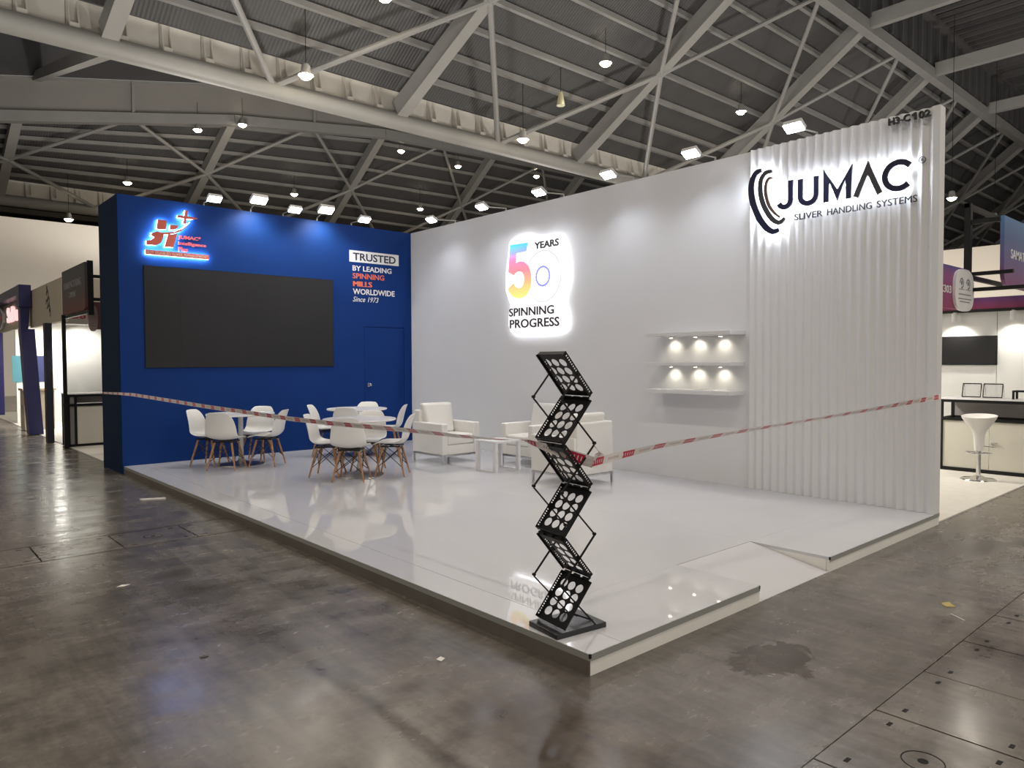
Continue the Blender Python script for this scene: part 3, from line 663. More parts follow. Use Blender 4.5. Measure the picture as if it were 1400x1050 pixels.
# ================================================================== FURNITURE: shell chairs
def shell_chair():
    t = thing('shell_chair', '', 'chair', (0, 0, 0))
    rows = [(.215, .415, .185, .000, 0), (.190, .438, .205, .006, 0), (.10, .440, .228, .020, 0), (.0, .425, .235, .030, 0), (-.09, .420, .235, .040, .004), (-.155, .435, .232, .045, .014),
            (-.198, .480, .228, .030, .03), (-.220, .545, .222, .012, .05), (-.238, .62, .215, .0, .056), (-.258, .70, .198, 0, .050), (-.280, .77, .170, 0, .036), (-.300, .815, .125, -.006, .022)]
    us = [-1, -.82, -.55, -.25, 0, .25, .55, .82, 1]; g = B(); vs = []
    for y, z, hw, rise, wrap in rows:
        for u in us: vs.append((u*hw, y+wrap*abs(u)**2.2, z+rise*abs(u)**2.2))
    m = len(us); g.add(vs, [(r*m+i, r*m+i+1, (r+1)*m+i+1, (r+1)*m+i) for r in range(len(rows)-1) for i in range(m-1)])
    s = obj('seat_shell', g, PLASTIC, t, smooth=True, fixn=False)
    so = s.modifiers.new('thick', 'SOLIDIFY'); so.thickness = .012; so.offset = 0
    sm = s.modifiers.new('sub', 'SUBSURF'); sm.levels = 1; sm.render_levels = 2
    lme = None
    for sx in (-1, 1):
        for sy in (-1, 1):
            l = B(); l.tube((sx*.118, sy*.105, .385), (sx*.20, sy*.192, 0.004), .0165, .0105, n=10)
            obj('leg', l, WOOD, t, smooth=True)
    k = B()
    for s_ in (-1, 1):
        k.tube((-.125, s_*.11, .365), (.18*.98, s_*.168, .115), .005, n=6); k.tube((.125, s_*.11, .365), (-.18*.98, s_*.168, .115), .005, n=6)
        k.tube((s_*.125, -.11, .365), (s_*.176, .165, .125), .005, n=6); k.tube((s_*.125, .11, .365), (s_*.176, -.165, .125), .005, n=6)
        k.box(s_*.118-.02, s_*.118+.02, -.13, .13, .385, .40)
    k.box(-.13, .13, -.02, .02, .388, .402); k.box(-.13, .13, .085, .12, .385, .40); k.box(-.13, .13, -.12, -.085, .385, .40)
    obj('wire_brace', k, WIRE, t)
    return t
CH = shell_chair(); used = [False]
def chair(x, y, tx, ty, label, group):
    rz = atan2(-(tx), ty)
    if not used[0]:
        used[0] = True; CH.location = (x, y, H0); CH.rotation_euler = (0, 0, rz); CH['label'] = label; CH['group'] = group; return CH
    return dup(CH, (x, y, H0), rz, label, group)
def round_table(x, y, label):
    t = thing('round_table', label, 'table', (x, y, H0), group='round pedestal tables')
    obj('tabletop', B().lathe([(0, .752), (.47, .752), (.475, .745), (.475, .735), (.465, .727), (0, .727)], n=48), TABLEW, t, smooth=True)
    obj('column', B().tube((0, 0, .06), (0, 0, .727), .034, n=18), mat('pale_grey_metal', (.62, .62, .62), .3, metal=.3), t, smooth=True)
    bs = B(); prof = [(.33, .004), (.325, .012), (.20, .022), (.10, .040), (.05, .065), (.034, .10)]
    n = 32; vs = []
    for r, z in prof:
        for i in range(n):
            a = 2*pi*i/n; k = (abs(cos(a-.7))**3.2+abs(sin(a-.7))**3.2)**(-1/3.2); rr = r*k*.88 if r > .06 else r
            vs.append((rr*cos(a), rr*sin(a), z))
    bs.add(vs, [(j*n+i, j*n+(i+1) % n, (j+1)*n+(i+1) % n, (j+1)*n+i) for j in range(len(prof)-1) for i in range(n)])
    obj('pedestal_base', bs, mat('worn_chrome', (.42, .40, .38), .28, metal=1), t, smooth=True)
    return t
round_table(1.32, 8.03, 'round white table nearest the left end of the blue wall'); round_table(2.08, 5.94, 'round white table nearest the camera, beside the armchairs'); round_table(3.10, 7.80, 'round white table in front of the blue door')
g = 'shell chairs around the left round table'
chair(1.0, 7.73, .69, .72, 'white shell chair with its back to us at the left round table', g)
chair(1.57, 7.69, -.70, .71, 'white shell chair in profile at the right side of the left round table', g)
chair(.95, 8.25, .64, -.77, 'white shell chair in profile at the far left of all the tables', g)
chair(1.66, 8.30, -.69, -.72, 'white shell chair facing us behind the left round table', g)
g = 'shell chairs around the near round table'
chair(1.81, 5.67, .69, .72, 'white shell chair with its back to us at the table nearest the camera', g)
chair(2.41, 5.67, -.72, .69, 'white shell chair in profile next to the left armchair', g)
chair(1.755, 6.20, .73, -.68, 'white shell chair in profile at the left side of the near table', g)
chair(2.38, 6.24, -.69, -.72, 'white shell chair facing us behind the near round table', g)
g = 'shell chairs around the door side table'
chair(2.72, 8.08, .73, -.68, 'white shell chair in profile at the left of the table by the door', g)
chair(3.46, 8.18, -.69, -.72, 'white shell chair facing us below the blue door', g)
chair(2.79, 7.48, .69, .72, 'white shell chair with its back to us at the table by the door', g)
chair(3.50, 7.50, -.72, .69, 'white shell chair in profile at the right of the table by the door', g)

# ================================================================== armchairs and side table
def armchair():
    t = thing('armchair', '', 'armchair', (0, 0, 0)); w2, d2 = .345, .385
    for sx in (-1, 1):
        a = B(); x0, x1 = sorted((sx*w2, sx*(w2-.105))); a.box(x0, x1, -d2+.02, d2, .135, .590); obj('arm', a, LEATHER, t, bevel=.018, smooth=True, seg=3)
    obj('back', B().box(-w2+.03, w2-.03, -d2, -d2+.15, .135, .765), LEATHER, t, bevel=.02, smooth=True, seg=3)
    obj('seat_base', B().box(-w2+.10, w2-.10, -d2+.12, d2-.01, .135, .275), LEATHER, t, bevel=.012, smooth=True)
    obj('seat_cushion', B().box(-w2+.108, w2-.108, -d2+.14, d2-.002, .278, .425), LEATHER, t, bevel=.028, smooth=True, seg=3)
    bc = B(); hw = w2-.112
    bc.add([(-hw, -d2+.15, .42), (hw, -d2+.15, .42), (hw, -d2+.32, .42), (-hw, -d2+.32, .42), (-hw-.04, -d2+.06, .865), (hw+.04, -d2+.06, .865), (hw+.04, -d2+.19, .865), (-hw-.04, -d2+.19, .865)],
           [(0, 1, 2, 3), (4, 5, 6, 7), (0, 1, 5, 4), (1, 2, 6, 5), (2, 3, 7, 6), (3, 0, 4, 7)])
    obj('back_cushion', bc, LEATHER, t, bevel=.04, smooth=True, seg=4)
    fr = B(); fr.box(-w2+.006, w2-.006, -d2+.006, -d2+.03, .112, .135); fr.box(-w2+.006, w2-.006, d2-.03, d2-.006, .112, .135)
    fr.box(-w2+.006, -w2+.03, -d2+.03, d2-.03, .112, .135); fr.box(w2-.03, w2-.006, -d2+.03, d2-.03, .112, .135)
    obj('base_frame', fr, CHROME, t)
    for sx in (-1, 1):
        for sy in (-1, 1): obj('leg', B().box(sx*(w2-.022)-.012, sx*(w2-.022)+.012, sy*(d2-.022)-.012, sy*(d2-.022)+.012, 0, .112), CHROME, t)
    return t
AR = armchair(); AR.location = (3.765, 6.325, H0); AR.rotation_euler = (0, 0, pi); AR['label'] = 'white leather armchair by the blue corner, facing the low table'; AR['group'] = 'white leather armchairs'
dup(AR, (3.765, 3.70, H0), 0, 'white leather armchair seen from behind, partly hidden by the black rack', 'white leather armchairs')
dup(AR, (4.59, 5.22, H0), pi/2, 'white leather armchair against the white wall behind the low table', 'white leather armchairs')
st = thing('side_table', 'low white lacquered table with slab legs between the armchairs', 'table', (3.72, 5.06, H0))
obj('tabletop', B().box(-.225, .225, -.215, .215, .392, .418), TABLEW, st, bevel=.003)
for x in (-.205, .205):
    lg_ = B(); lg_.box(x-.02, x+.02, -.213, -.160, .0, .392); lg_.box(x-.02, x+.02, .160, .213, .0, .392); lg_.box(x-.019, x+.019, -.16, .16, .0, .018)
    obj('leg_frame', lg_, TABLEW, st)

# ================================================================== literature rack
RA = radians(-8)
rk = thing('literature_rack', 'black folding zigzag literature rack on the front corner of the platform', 'rack', (.202, .352, H0), RA)
bs = B(); bs.box(-.178, .172, -.132, .130, .0, .030); obj('base_plate', bs, mat('black_base_sheet', (.02, .021, .023), .28), rk, bevel=.004)
HX = (-.122, .066); HZ = [.030+.2525*i for i in range(7)]; TW = .116
def tray(i):
    xa, xb = (HX[i % 2], HX[(i+1) % 2]); za, zb = HZ[i]+.012, HZ[i+1]-.010
    p, q = V3((xa, 0, za)), V3((xb, 0, zb)); d = (q-p); Ln = d.length; d.normalize(); yv = V3((0, 1, 0)); nrm = d.cross(yv)
    if nrm.z < 0: nrm = -nrm          # holder side of the tray looks up
    P3 = lambda u, v, o: p+d*u+yv*v+nrm*o
    g = B(); th = .0015
    cols, rws = 3, 4; mu, mv = .030, .013; cu, cv = (Ln-2*mu)/rws, (2*TW-2*mv)/cols
    def hole(u0, u1, v0, v1, ru, rv, n, P=P3, t=th):
        uc, vc = (u0+u1)/2, (v0+v1)/2; inn = []; outr = []
        for k in range(n):
            a = 2*pi*k/n+pi/4; inn.append((uc+ru*cos(a), vc+rv*sin(a)))
            s = 1/max(abs(cos(a)), abs(sin(a))); outr.append((uc+(u1-u0)/2*cos(a)*s, vc+(v1-v0)/2*sin(a)*s))
        vs = [P(a, c, t) for a, c in outr]+[P(a, c, t) for a, c in inn]+[P(a, c, -t) for a, c in outr]+[P(a, c, -t) for a, c in inn]
        fs = []
        for k in range(n):
            j = (k+1) % n; fs += [(k, j, n+j, n+k), (2*n+j, 2*n+k, 3*n+k, 3*n+j), (n+k, n+j, 3*n+j, 3*n+k)]
        g.add(vs, fs)
    for r in range(rws):
        for c in range(cols): hole(mu+r*cu, mu+(r+1)*cu, -TW+mv+c*cv, -TW+mv+(c+1)*cv, cu*.44, cv*.43, 16)
    def slab(u0, u1, v0, v1, o0=-.0015, o1=.0015, gg=g):
        vs = [P3(u, v, o) for o in (o0, o1) for u, v in ((u0, v0), (u1, v0), (u1, v1), (u0, v1))]
        gg.add(vs, [(0, 1, 2, 3), (4, 5, 6, 7), (0, 1, 5, 4), (1, 2, 6, 5), (2, 3, 7, 6), (3, 0, 4, 7)])
    slab(0, mu, -TW, TW); slab(Ln-mu, Ln, -TW, TW); slab(mu, Ln-mu, -TW, -TW+mv); slab(mu, Ln-mu, TW-mv, TW)
    pl = obj('perforated_tray', g, BLACK, rk, fixn=False)
    # lips and perforated side flanges
    for u in (0, Ln-.004): lp = B(); slab(u, u+.004, -TW, TW, 0, .024, lp); obj('tray_lip', lp, BLACK, pl)
    for sv in (-1, 1):
        fr = B(); fr.beam(P3(0, sv*(TW+.004), -.004), P3(Ln, sv*(TW+.004), -.004), .008, .010); obj('edge_bar', fr, BLACK, pl)
        if sv < 0 and i % 2 == 0: continue
        g = B(); FL = .026
        PF = lambda u, o, t_, sv=sv: p+d*u+yv*(sv*TW+t_*sv)+nrm*o
        m = 20; cell = Ln/m
        for k in range(m):
            if k in (0, 9, 10, 19):
                vs = [PF(u, o, t) for t in (.001, -.001) for u, o in ((k*cell, 0), ((k+1)*cell, 0), ((k+1)*cell, FL), (k*cell, FL))]
                g.add(vs, [(0, 1, 2, 3), (4, 5, 6, 7), (0, 1, 5, 4), (1, 2, 6, 5), (2, 3, 7, 6), (3, 0, 4, 7)])
            else: hole(k*cell, (k+1)*cell, 0, FL, cell*.32, FL*.24, 8, PF, .001)
        obj('side_flange', g, BLACK, pl, fixn=False)
for i in range(6): tray(i)
xm = (HX[0]+HX[1])/2
for sv in (-1, 1):
    for i in range(6):
        xa, xb = HX[(i+1) % 2]-xm, HX[i % 2]-xm; k_ = 1.2
        z0, z1 = HZ[i]+.005, HZ[i+1]-.005; zm = (z0+z1)/2
        xa, xb = xm+xa*k_, xm+xb*k_
        r = B()
        if i == 0: r.beam((xa+.01, sv*(TW+.011), .03), (xb, sv*(TW+.013), z1), .006, .011, (0, 1, 0))
        elif i == 5: r.beam((xa, sv*(TW+.013), z0), (xm, sv*(TW+.013), zm+.01), .006, .011, (0, 1, 0))
        else: r.beam((xa, sv*(TW+.013), z0), (xb, sv*(TW+.013), z1), .006, .011, (0, 1, 0))
        obj('scissor_bar', r, BLACK, rk)
        if i: obj('pivot', B().tube((xa, sv*(TW+.006), z0), (xa, sv*(TW+.022), z0), .009, n=10), BLACK, rk)
for i in range(1, 6):
    x = HX[i % 2]
    for y in (-.08, 0, .08): obj('hinge', B().tube((x, y-.024, HZ[i]), (x, y+.024, HZ[i]), .0075, n=8), BLACK, rk)
sy = B(); sy.beam((.125, -.07, .030), (.03, -.02, .070), .010, .008); sy.beam((.03, -.05, .070), (.03, .01, .070), .008, .012); obj('base_stay', sy, BLACK, rk)

# ================================================================== barrier tape
def tape_mat():
    m = bpy.data.materials.new('red_white_tape'); m.use_nodes = True; nt = m.node_tree; N = nt.nodes; L = nt.links; bs = N['Principled BSDF']
    uv = N.new('ShaderNodeAttribute'); uv.attribute_name = 'run'; sp = N.new('ShaderNodeSeparateXYZ'); L.new(uv.outputs['Vector'], sp.inputs[0])
    def mth(op, a, c=None):
        n = N.new('ShaderNodeMath'); n.operation = op
        for s, v in ((n.inputs[0], a), (n.inputs[1], c)):
            if v is None: continue
            if isinstance(v, (int, float)): s.default_value = v
            else: L.new(v, s)
        return n.outputs[0]
    run, acr = sp.outputs[0], sp.outputs[1]
    fr = mth('FRACT', mth('DIVIDE', run, .29)); blk = mth('LESS_THAN', fr, .36)
    mid = mth('LESS_THAN', mth('ABSOLUTE', mth('SUBTRACT', acr, .5)), .40)
    let = mth('MULTIPLY', mth('LESS_THAN', mth('FRACT', mth('MULTIPLY', fr, 14)), .30), mth('LESS_THAN', mth('ABSOLUTE', mth('SUBTRACT', acr, .5)), .20))
    red = mth('MULTIPLY', mth('MULTIPLY', blk, mid), mth('SUBTRACT', 1, let))
    sm = mth('MULTIPLY', mth('MULTIPLY', mth('GREATER_THAN', fr, .50), mth('LESS_THAN', fr, .88)), mth('MULTIPLY', mth('LESS_THAN', mth('FRACT', mth('MULTIPLY', fr, 19)), .5), mth('LESS_THAN', mth('ABSOLUTE', mth('SUBTRACT', acr, .5)), .16)))
    mx = N.new('ShaderNodeMix'); mx.data_type = 'RGBA'; mx.inputs[6].default_value = (.92, .87, .86, 1); mx.inputs[7].default_value = (.66, .03, .09, 1); L.new(red, mx.inputs['Factor'])
    m2 = N.new('ShaderNodeMix'); m2.data_type = 'RGBA'; L.new(mx.outputs[2], m2.inputs[6]); m2.inputs[7].default_value = (.55, .42, .42, 1); L.new(sm, m2.inputs['Factor'])
    L.new(m2.outputs[2], bs.inputs['Base Color']); bs.inputs['Roughness'].default_value = .35; return m
TAPE = tape_mat()
def tape(ctrl, name):
    pts = []
    for i in range(len(ctrl)-1):
        a, c = ctrl[i], ctrl[i+1]; n = max(2, int((V3(c[0])-V3(a[0])).length/.06))
        for k in range(n): t = k/n; pts.append((V3(a[0]).lerp(V3(c[0]), t), a[1]+(c[1]-a[1])*t, a[2]+(c[2]-a[2])*t))
    pts.append((V3(ctrl[-1][0]), ctrl[-1][1], ctrl[-1][2]))
    vs = []; run = []; s = 0
    for i, (p, ang, wd) in enumerate(pts):
        d = (pts[min(i+1, len(pts)-1)][0]-pts[max(i-1, 0)][0]).normalized(); a = d.cross(V3((0, 0, 1))).normalized(); u = a.cross(d)
        wv = u*cos(ang)+a*sin(ang)
        if i: s += (p-pts[i-1][0]).length
        for k in range(3): vs.append(p+wv*wd*(k-1)/2); run.append((s, k/2, 0))
    me = bpy.data.meshes.new(name); me.from_pydata(vs, [], [f for i in range(len(pts)-1) for f in ((3*i, 3*i+3, 3*i+4, 3*i+1), (3*i+1, 3*i+4, 3*i+5, 3*i+2))])
    at = me.attributes.new('run', 'FLOAT_VECTOR', 'POINT')
    for i, r in enumerate(run): at.data[i].vector = r
    me.materials.append(TAPE); return me
TP = thing('barrier_tape', 'red and white barrier tape strung from blue wall past black rack to white wall', 'tape', (.1, .25, 1.1))
o1 = tape([((-.03, 10.06, 1.145), .2, .03), ((-.03, 9.02, 1.165), 0, .035), ((-.004, 8.446, 1.168), 0, .044), ((0, 6.6, 1.146), .1, .044), ((0, 5.6, 1.133), .2, .044), ((0, 4.5, 1.127), .3, .044), ((0, 3.43, 1.12), .35, .044), ((0, 2.65, 1.128), .5, .044), ((0, 1.59, 1.148), .9, .055), ((0, 1.14, 1.150), 1.0, .055), ((.01, .72, 1.158), 1.3, .05), ((.04, .565, 1.165), 1.5, .04)], 'tape_run')
obj('tape_run', o1, None, TP, world=True)
o2 = tape([((.04, .565, 1.165), 1.4, .04), ((.055, .50, 1.155), .8, .05), ((.09, .40, 1.13), .5, .06), ((.17, .26, 1.085), .3, .07), ((.24, .195, 1.055), .6, .08), ((.30, .20, 1.095), 1.2, .07), ((.255, .20, 1.15), 1.0, .05)], 'tape_wrap')
obj('tape_wrap', o2, None, TP, world=True)
o3 = tape([((.24, .195, 1.055), .3, .06), ((.45, .225, 1.062), .2, .05), ((.86, .223, 1.091), .7, .05), ((1.61, .182, 1.122), .9, .05), ((2.44, .137, 1.15), 1.0, .05), ((3.46, .082, 1.184), .9, .055), ((4.29, .037, 1.218), .6, .055), ((4.92, -.002, 1.247), .1, .055), ((5.03, -.004, 1.25), 0, .055)], 'tape_run')
obj('tape_run', o3, None, TP, world=True)

# ================================================================== floor litter
def scrap(name, pts, m, label, cat, z=.002, h=.002):
    b_ = B(); n = len(pts); vs = [(x, y, z) for x, y in pts]+[(x, y, z+h) for x, y in pts]
    b_.add(vs, [tuple(range(n)), tuple(range(n, 2*n))]+[(i, (i+1) % n, n+(i+1) % n, n+i) for i in range(n)]); tag(obj(name, b_, m), label, cat)
PAPER = mat('white_paper', (.72, .70, .66), .7)
scrap('batten_offcut', [(-.375, 6.75), (-.365, 6.69), (-.135, 6.58), (-.130, 6.64)], PAPER, 'white batten offcut lying on the concrete by the platform', 'offcut', .001, .012)
scrap('paper_scrap', [(-.46, .70), (-.42, .715), (-.415, .68), (-.455, .66)], PAPER, 'small white paper scrap on the concrete left of the rack', 'scrap')
scrap('dry_leaf', [(2.49, -.86), (2.53, -.90), (2.57, -.86), (2.60, -.84), (2.55, -.81), (2.51, -.83)], mat('yellow_leaf', (.45, .36, .12), .6), 'yellow leaf on the concrete near the floor plates', 'leaf')
scrap('straw_piece', [(2.36, -.92), (2.365, -.925), (2.30, -1.02), (2.295, -1.015)], PAPER, 'thin white straw on the concrete beside the yellow leaf', 'straw')
scrap('dark_chip', [(-1.40, 1.60), (-1.36, 1.60), (-1.36, 1.57), (-1.40, 1.575)], INK, 'small dark chip on the concrete at the lower left', 'chip')
scrap('paper_scrap', [(-1.42, 3.27), (-1.38, 3.30), (-1.33, 3.27), (-1.38, 3.25)], PAPER, 'crumpled pale scrap on the dark concrete patch at the left', 'scrap')

# ================================================================== neighbouring booth on the right
cp = obj('booth_carpet', B().box(5.10, 13, .03, 10, .0, .012), mat('pale_carpet', (.60, .58, .53), .8, var=.05, vscale=8)); tag(cp, 'pale floor covering of the booth to the right of the fluted wall', 'carpet')
rb_ = thing('system_booth', 'white system booth wall with purple fascia behind the bar counter', 'booth', (11, 1.6, 0))
for i in range(6):
    y = -.9+i*.985
    obj('wall_panel', B().box(11, 11.05, y+.004, y+.981, .012, 2.40), SYSW, rb_, world=True)
obj('track_rail', B().box(10.9, 11.06, -.9, 5, 2.385, 2.43), BLACK, rb_, world=True)
FAS = grad('purple_fascia_print', [(0, (.30, .03, .09)), (1, (.13, .045, .21))], 2, 2.42, 2.62, .5)
obj('fascia_board', B().box(10.93, 10.97, -.9, 5, 2.43, 2.62), FAS, rb_, world=True)
obj('side_wall', B().box(5.2, 11, 5, 5.05, .012, 2.4), SYSW, rb_, world=True)
for y, a in ((1.62, 0), (.80, 0)):
    s = B(); s.tube((10.75, y, 2.37), (10.75, y, 2.23), .035, n=12); s.box(10.74, 10.92, y-.01, y+.01, 2.36, 2.385); sp_ = obj('track_spot', s, SYSW, rb_, world=True)
    light('booth_spot', 'SPOT', (10.72, y, 2.2), 22, (1, .97, .88), None, (11.0, y, 1.75), .03, 110, .8)
light('booth_fill_light', 'AREA', (8.0, 2.4, 2.35), 70, (1, .95, .86), None, (8.2, 2.4, 0), .5)
fs_ = thing('fascia_sign', 'purple booth fascia with white rounded badge beside the fluted wall', 'sign', (8.3, .86, 2.28))
FAS2 = grad('purple_fascia_print_near', [(0, (.27, .03, .10)), (.75, (.25, .06, .20)), (1, (.10, .07, .26))], 2, 2.28, 2.86, .5)
obj('fascia_board', B().box(6.2, 8.855, .86, .90, 2.29, 2.86), FAS2, fs_, world=True)
MF = lambda s, z, d: (s, .86-d, z)
obj('fascia_number', text(B(), '-C303', 7.60, 8.10, 2.49, 2.59, MF, .001, .004, .01), VWHITE, fs_, world=True)
bd = [(8.22+.63*cos(2*pi*i/28)*(abs(cos(2*pi*i/28))**-.25 if abs(cos(2*pi*i/28)) > .05 else 1), 2.575+.29*sin(2*pi*i/28)) for i in range(28)]
def super_(cx, cz, rx, rz, e=3.0, n=32): return [(cx+rx*math.copysign(abs(cos(2*pi*i/n))**(2/e), cos(2*pi*i/n)), cz+rz*math.copysign(abs(sin(2*pi*i/n))**(2/e), sin(2*pi*i/n))) for i in range(n)]
bg = obj('white_badge', B().prism(super_(8.54, 2.555, .385, .285), MF, .0, .035), VWHITE, fs_, world=True)
em = B()
for cx in (8.40, 8.67):
    em.ribbon([(cx-.07*cos(a*pi/9), 2.645+.062*sin(a*pi/9)) for a in range(15)], .022, MF, .035, .038); em.prism(super_(cx, 2.65, .035, .032, 2, 10), MF, .035, .038); em.box(cx-.10, cx+.10, .822, .826, 2.560, 2.568)
for z, a in ((2.49, .25), (2.43, .27), (2.39, .2)): em.box(8.54-a, 8.54+a, .822, .826, z, z+.012)
tag(obj('badge_print', em, mat('grey_print', (.22, .23, .25), .6), bg, world=True), 'grey emblem and lines printed on the badge')
obj('fascia_post', B().box(6.2, 6.26, .86, .92, .012, 2.29), BLACK, fs_, world=True)
hs = thing('hanging_sign', 'blue to purple sign board on a black frame at the right edge', 'sign', (9.5, .5, 2.6))
MS = lambda s, z, d: (s, .52-d, z)
SIGN = grad('blue_purple_print', [(0, (.22, .05, .17)), (.35, (.12, .08, .24)), (.7, (.07, .12, .28)), (1, (.10, .22, .42))], 2, 2.62, 3.58, .45)
sgp = [(8.92, 3.575), (10.9, 3.575), (10.9, 2.62), (9.18, 2.62), (9.05, 2.645), (8.97, 2.70), (8.93, 2.79)]
obj('sign_board', B().prism(sgp, MS, 0, .05), SIGN, hs, world=True)
obj('sign_lettering', text(B(), 'SAMATE', 9.24, 10.05, 3.02, 3.15, MS, .05, .053, .01), VWHITE, hs, world=True)
fr = B(); fr.box(8.86, 8.94, .86, .94, 2.78, 3.80); fr.box(8.86, 10.9, .88, .94, 3.74, 3.80); fr.box(8.87, 8.93, .52, .90, 3.50, 3.56); fr.box(8.87, 8.93, .35, .90, 2.78, 2.83); fr.box(8.94, 11.0, .87, .93, 2.74, 2.80)
fr.box(8.87, 8.93, .15, .9, 2.56, 2.61); fr.box(8.86, 8.94, .86, .94, 2.3, 2.78)
obj('black_frame', fr, BLACK, hs, world=True)
tv = thing('television', 'flat black television on the white wall behind the bar counter', 'television', (10.97, 1.6, 1.51))
obj('screen', B().box(10.945, 10.955, 1.065, 2.165, 1.53, 1.985), BLKGLOSS, tv, world=True); obj('casing', B().box(10.955, 10.995, 1.055, 2.175, 1.515, 1.995), BLACK, tv, world=True, bevel=.004)
ct = thing('bar_counter', 'white bar counter with black metal frame behind the bar stool', 'counter', (9.1, .7, .012))
CX0, CX1, CY0, CY1 = 8.9, 9.45, -.06, 1.235
for x in (CX0, CX1-.045):
    for y in (CY0, CY1-.045): obj('post', B().box(x, x+.045, y, y+.045, .012, 1.03), BLACK, ct, world=True)
for z0, z1 in ((.012, .062), (.735, .775), (.995, 1.035)):
    for x in (CX0, CX1-.045): obj('rail', B().box(x+.001, x+.044, CY0+.045, CY1-.045, z0, z1), BLACK, ct, world=True)
    for y in (CY0, CY1-.045): obj('rail', B().box(CX0+.045, CX1-.045, y+.001, y+.044, z0, z1), BLACK, ct, world=True)
obj('countertop', B().box(CX0-.01, CX1+.01, CY0-.01, CY1+.01, 1.036, 1.056), TABLEW, ct, world=True)
dm = (CY0+CY1)/2+.02
for y0, y1 in ((CY0+.047, dm-.003), (dm+.003, CY1-.047)):
    obj('cupboard_door', B().box(CX0+.018, CX0+.034, y0, y1, .064, .733), mat('cream_panel', (.62, .60, .52), .5), ct, world=True)
lk = B(); lk.box(CX0-.012, CX0+.018, dm-.10, dm-.02, .44, .452); lk.tube((CX0+.018, dm-.035, .41), (CX0+.004, dm-.035, .41), .012, n=10); obj('lock', lk, CHROME, ct, world=True)
obj('shelf_back', B().box(CX1-.04, CX1-.02, CY0+.046, CY1-.046, .776, .994), mat('grey_panel', (.30, .28, .27), .5), ct, world=True); obj('inner_shelf', B().box(CX0+.04, CX1-.045, CY0+.046, CY1-.046, .725, .735), SYSW, ct, world=True)
sx_, sy_ = 8.27, .555
so = thing('bar_stool', 'white plastic bar stool on a chrome pedestal in front of the counter', 'stool', (sx_, sy_, .012))
b_ = B(); vs = []; n = 28
prof = [(.0, .815, 0), (.12, .812, 0), (.19, .825, .02), (.225, .862, .04), (.235, .868, .04), (.225, .835, .03), (.17, .74, 0), (.10, .66, 0), (.075, .58, 0), (.062, .42, 0), (.055, .385, 0), (0, .385, 0)]
for r, z, wv in prof:
    for i in range(n):
        a = 2*pi*i/n; vs.append((r*cos(a)*.9, r*.88*sin(a), z-wv*.5*(1+cos(a+pi))))
b_.add(vs, [(j*n+i, j*n+(i+1) % n, (j+1)*n+(i+1) % n, (j+1)*n+i) for j in range(len(prof)-1) for i in range(n)])
obj('seat', b_, PLASTIC, so, smooth=True)
obj('stem', B().tube((0, 0, .03), (0, 0, .40), .028, n=14), CHROME, so, smooth=True); obj('foot', B().lathe([(0, .06), (.04, .055), (.10, .022), (.20, .012), (.21, 0), (0, 0)], n=32), CHROME, so, smooth=True)
ft = B(); k = 14
for i in range(k): a, c = pi*i/k+pi/2, pi*(i+1)/k+pi/2; ft.tube((.14*cos(a), .15*sin(a), .36), (.14*cos(c), .15*sin(c), .36), .008, n=6)
ft.tube((0, .15, .36), (0, -.15, .36), .008, n=6); obj('footrest', ft, CHROME, so, smooth=True)
lv = B(); lv.tube((0, 0, .45), (.02, -.20, .44), .005, n=6); obj('lever', lv, CHROME, so)
CLEAR = mat('clear_acrylic', (.82, .82, .82), .15, trans=.85, spec=.4)
for y, lb in ((.86, 'left slanted black framed brochure holder on the bar counter'), (.60, 'right slanted black framed brochure holder on the bar counter')):
    hd = thing('brochure_holder', lb, 'holder', (9.1, y, 1.056), group='brochure holders on the bar counter')
    fr = B(); P_ = [(9.0, y-.115, 1.075), (9.0, y+.115, 1.075), (9.12, y+.135, 1.26), (9.12, y-.095, 1.26)]
    for i in range(4): fr.beam(P_[i], P_[(i+1) % 4], .010, .014)
    obj('frame', fr, BLACK, hd, world=True)
    pl_ = B(); pl_.add([(p[0]+.006, p[1], p[2]) for p in P_]+[(p[0]+.009, p[1], p[2]) for p in P_], [(0, 1, 2, 3), (4, 5, 6, 7), (0, 1, 5, 4), (1, 2, 6, 5), (2, 3, 7, 6), (3, 0, 4, 7)]); obj('clear_panel', pl_, CLEAR, hd, world=True)
    lgs = B()
    for yy in (y-.1, y+.12): lgs.beam((9.12, yy, 1.25), (9.17, yy, 1.057), .006, .006)
    lgs.beam((9.0, y-.11, 1.075), (9.0, y-.11, 1.057), .008, .008); lgs.beam((9.0, y+.11, 1.075), (9.0, y+.11, 1.057), .008, .008); obj('stand_leg', lgs, CHROME, hd, world=True)
bx_ = thing('display_frame', 'low black open frame standing at the right end of the bar counter', 'frame', (9.1, .2, 1.056))
fr = B()
for y in (.36, .03):
    for x in (9.02, 9.2): fr.box(x, x+.025, y-.0125, y+.0125, 1.056, 1.155)
fr.box(9.02, 9.225, .0175, .3725, 1.155, 1.178); obj('black_frame', fr, BLACK, bx_, world=True)

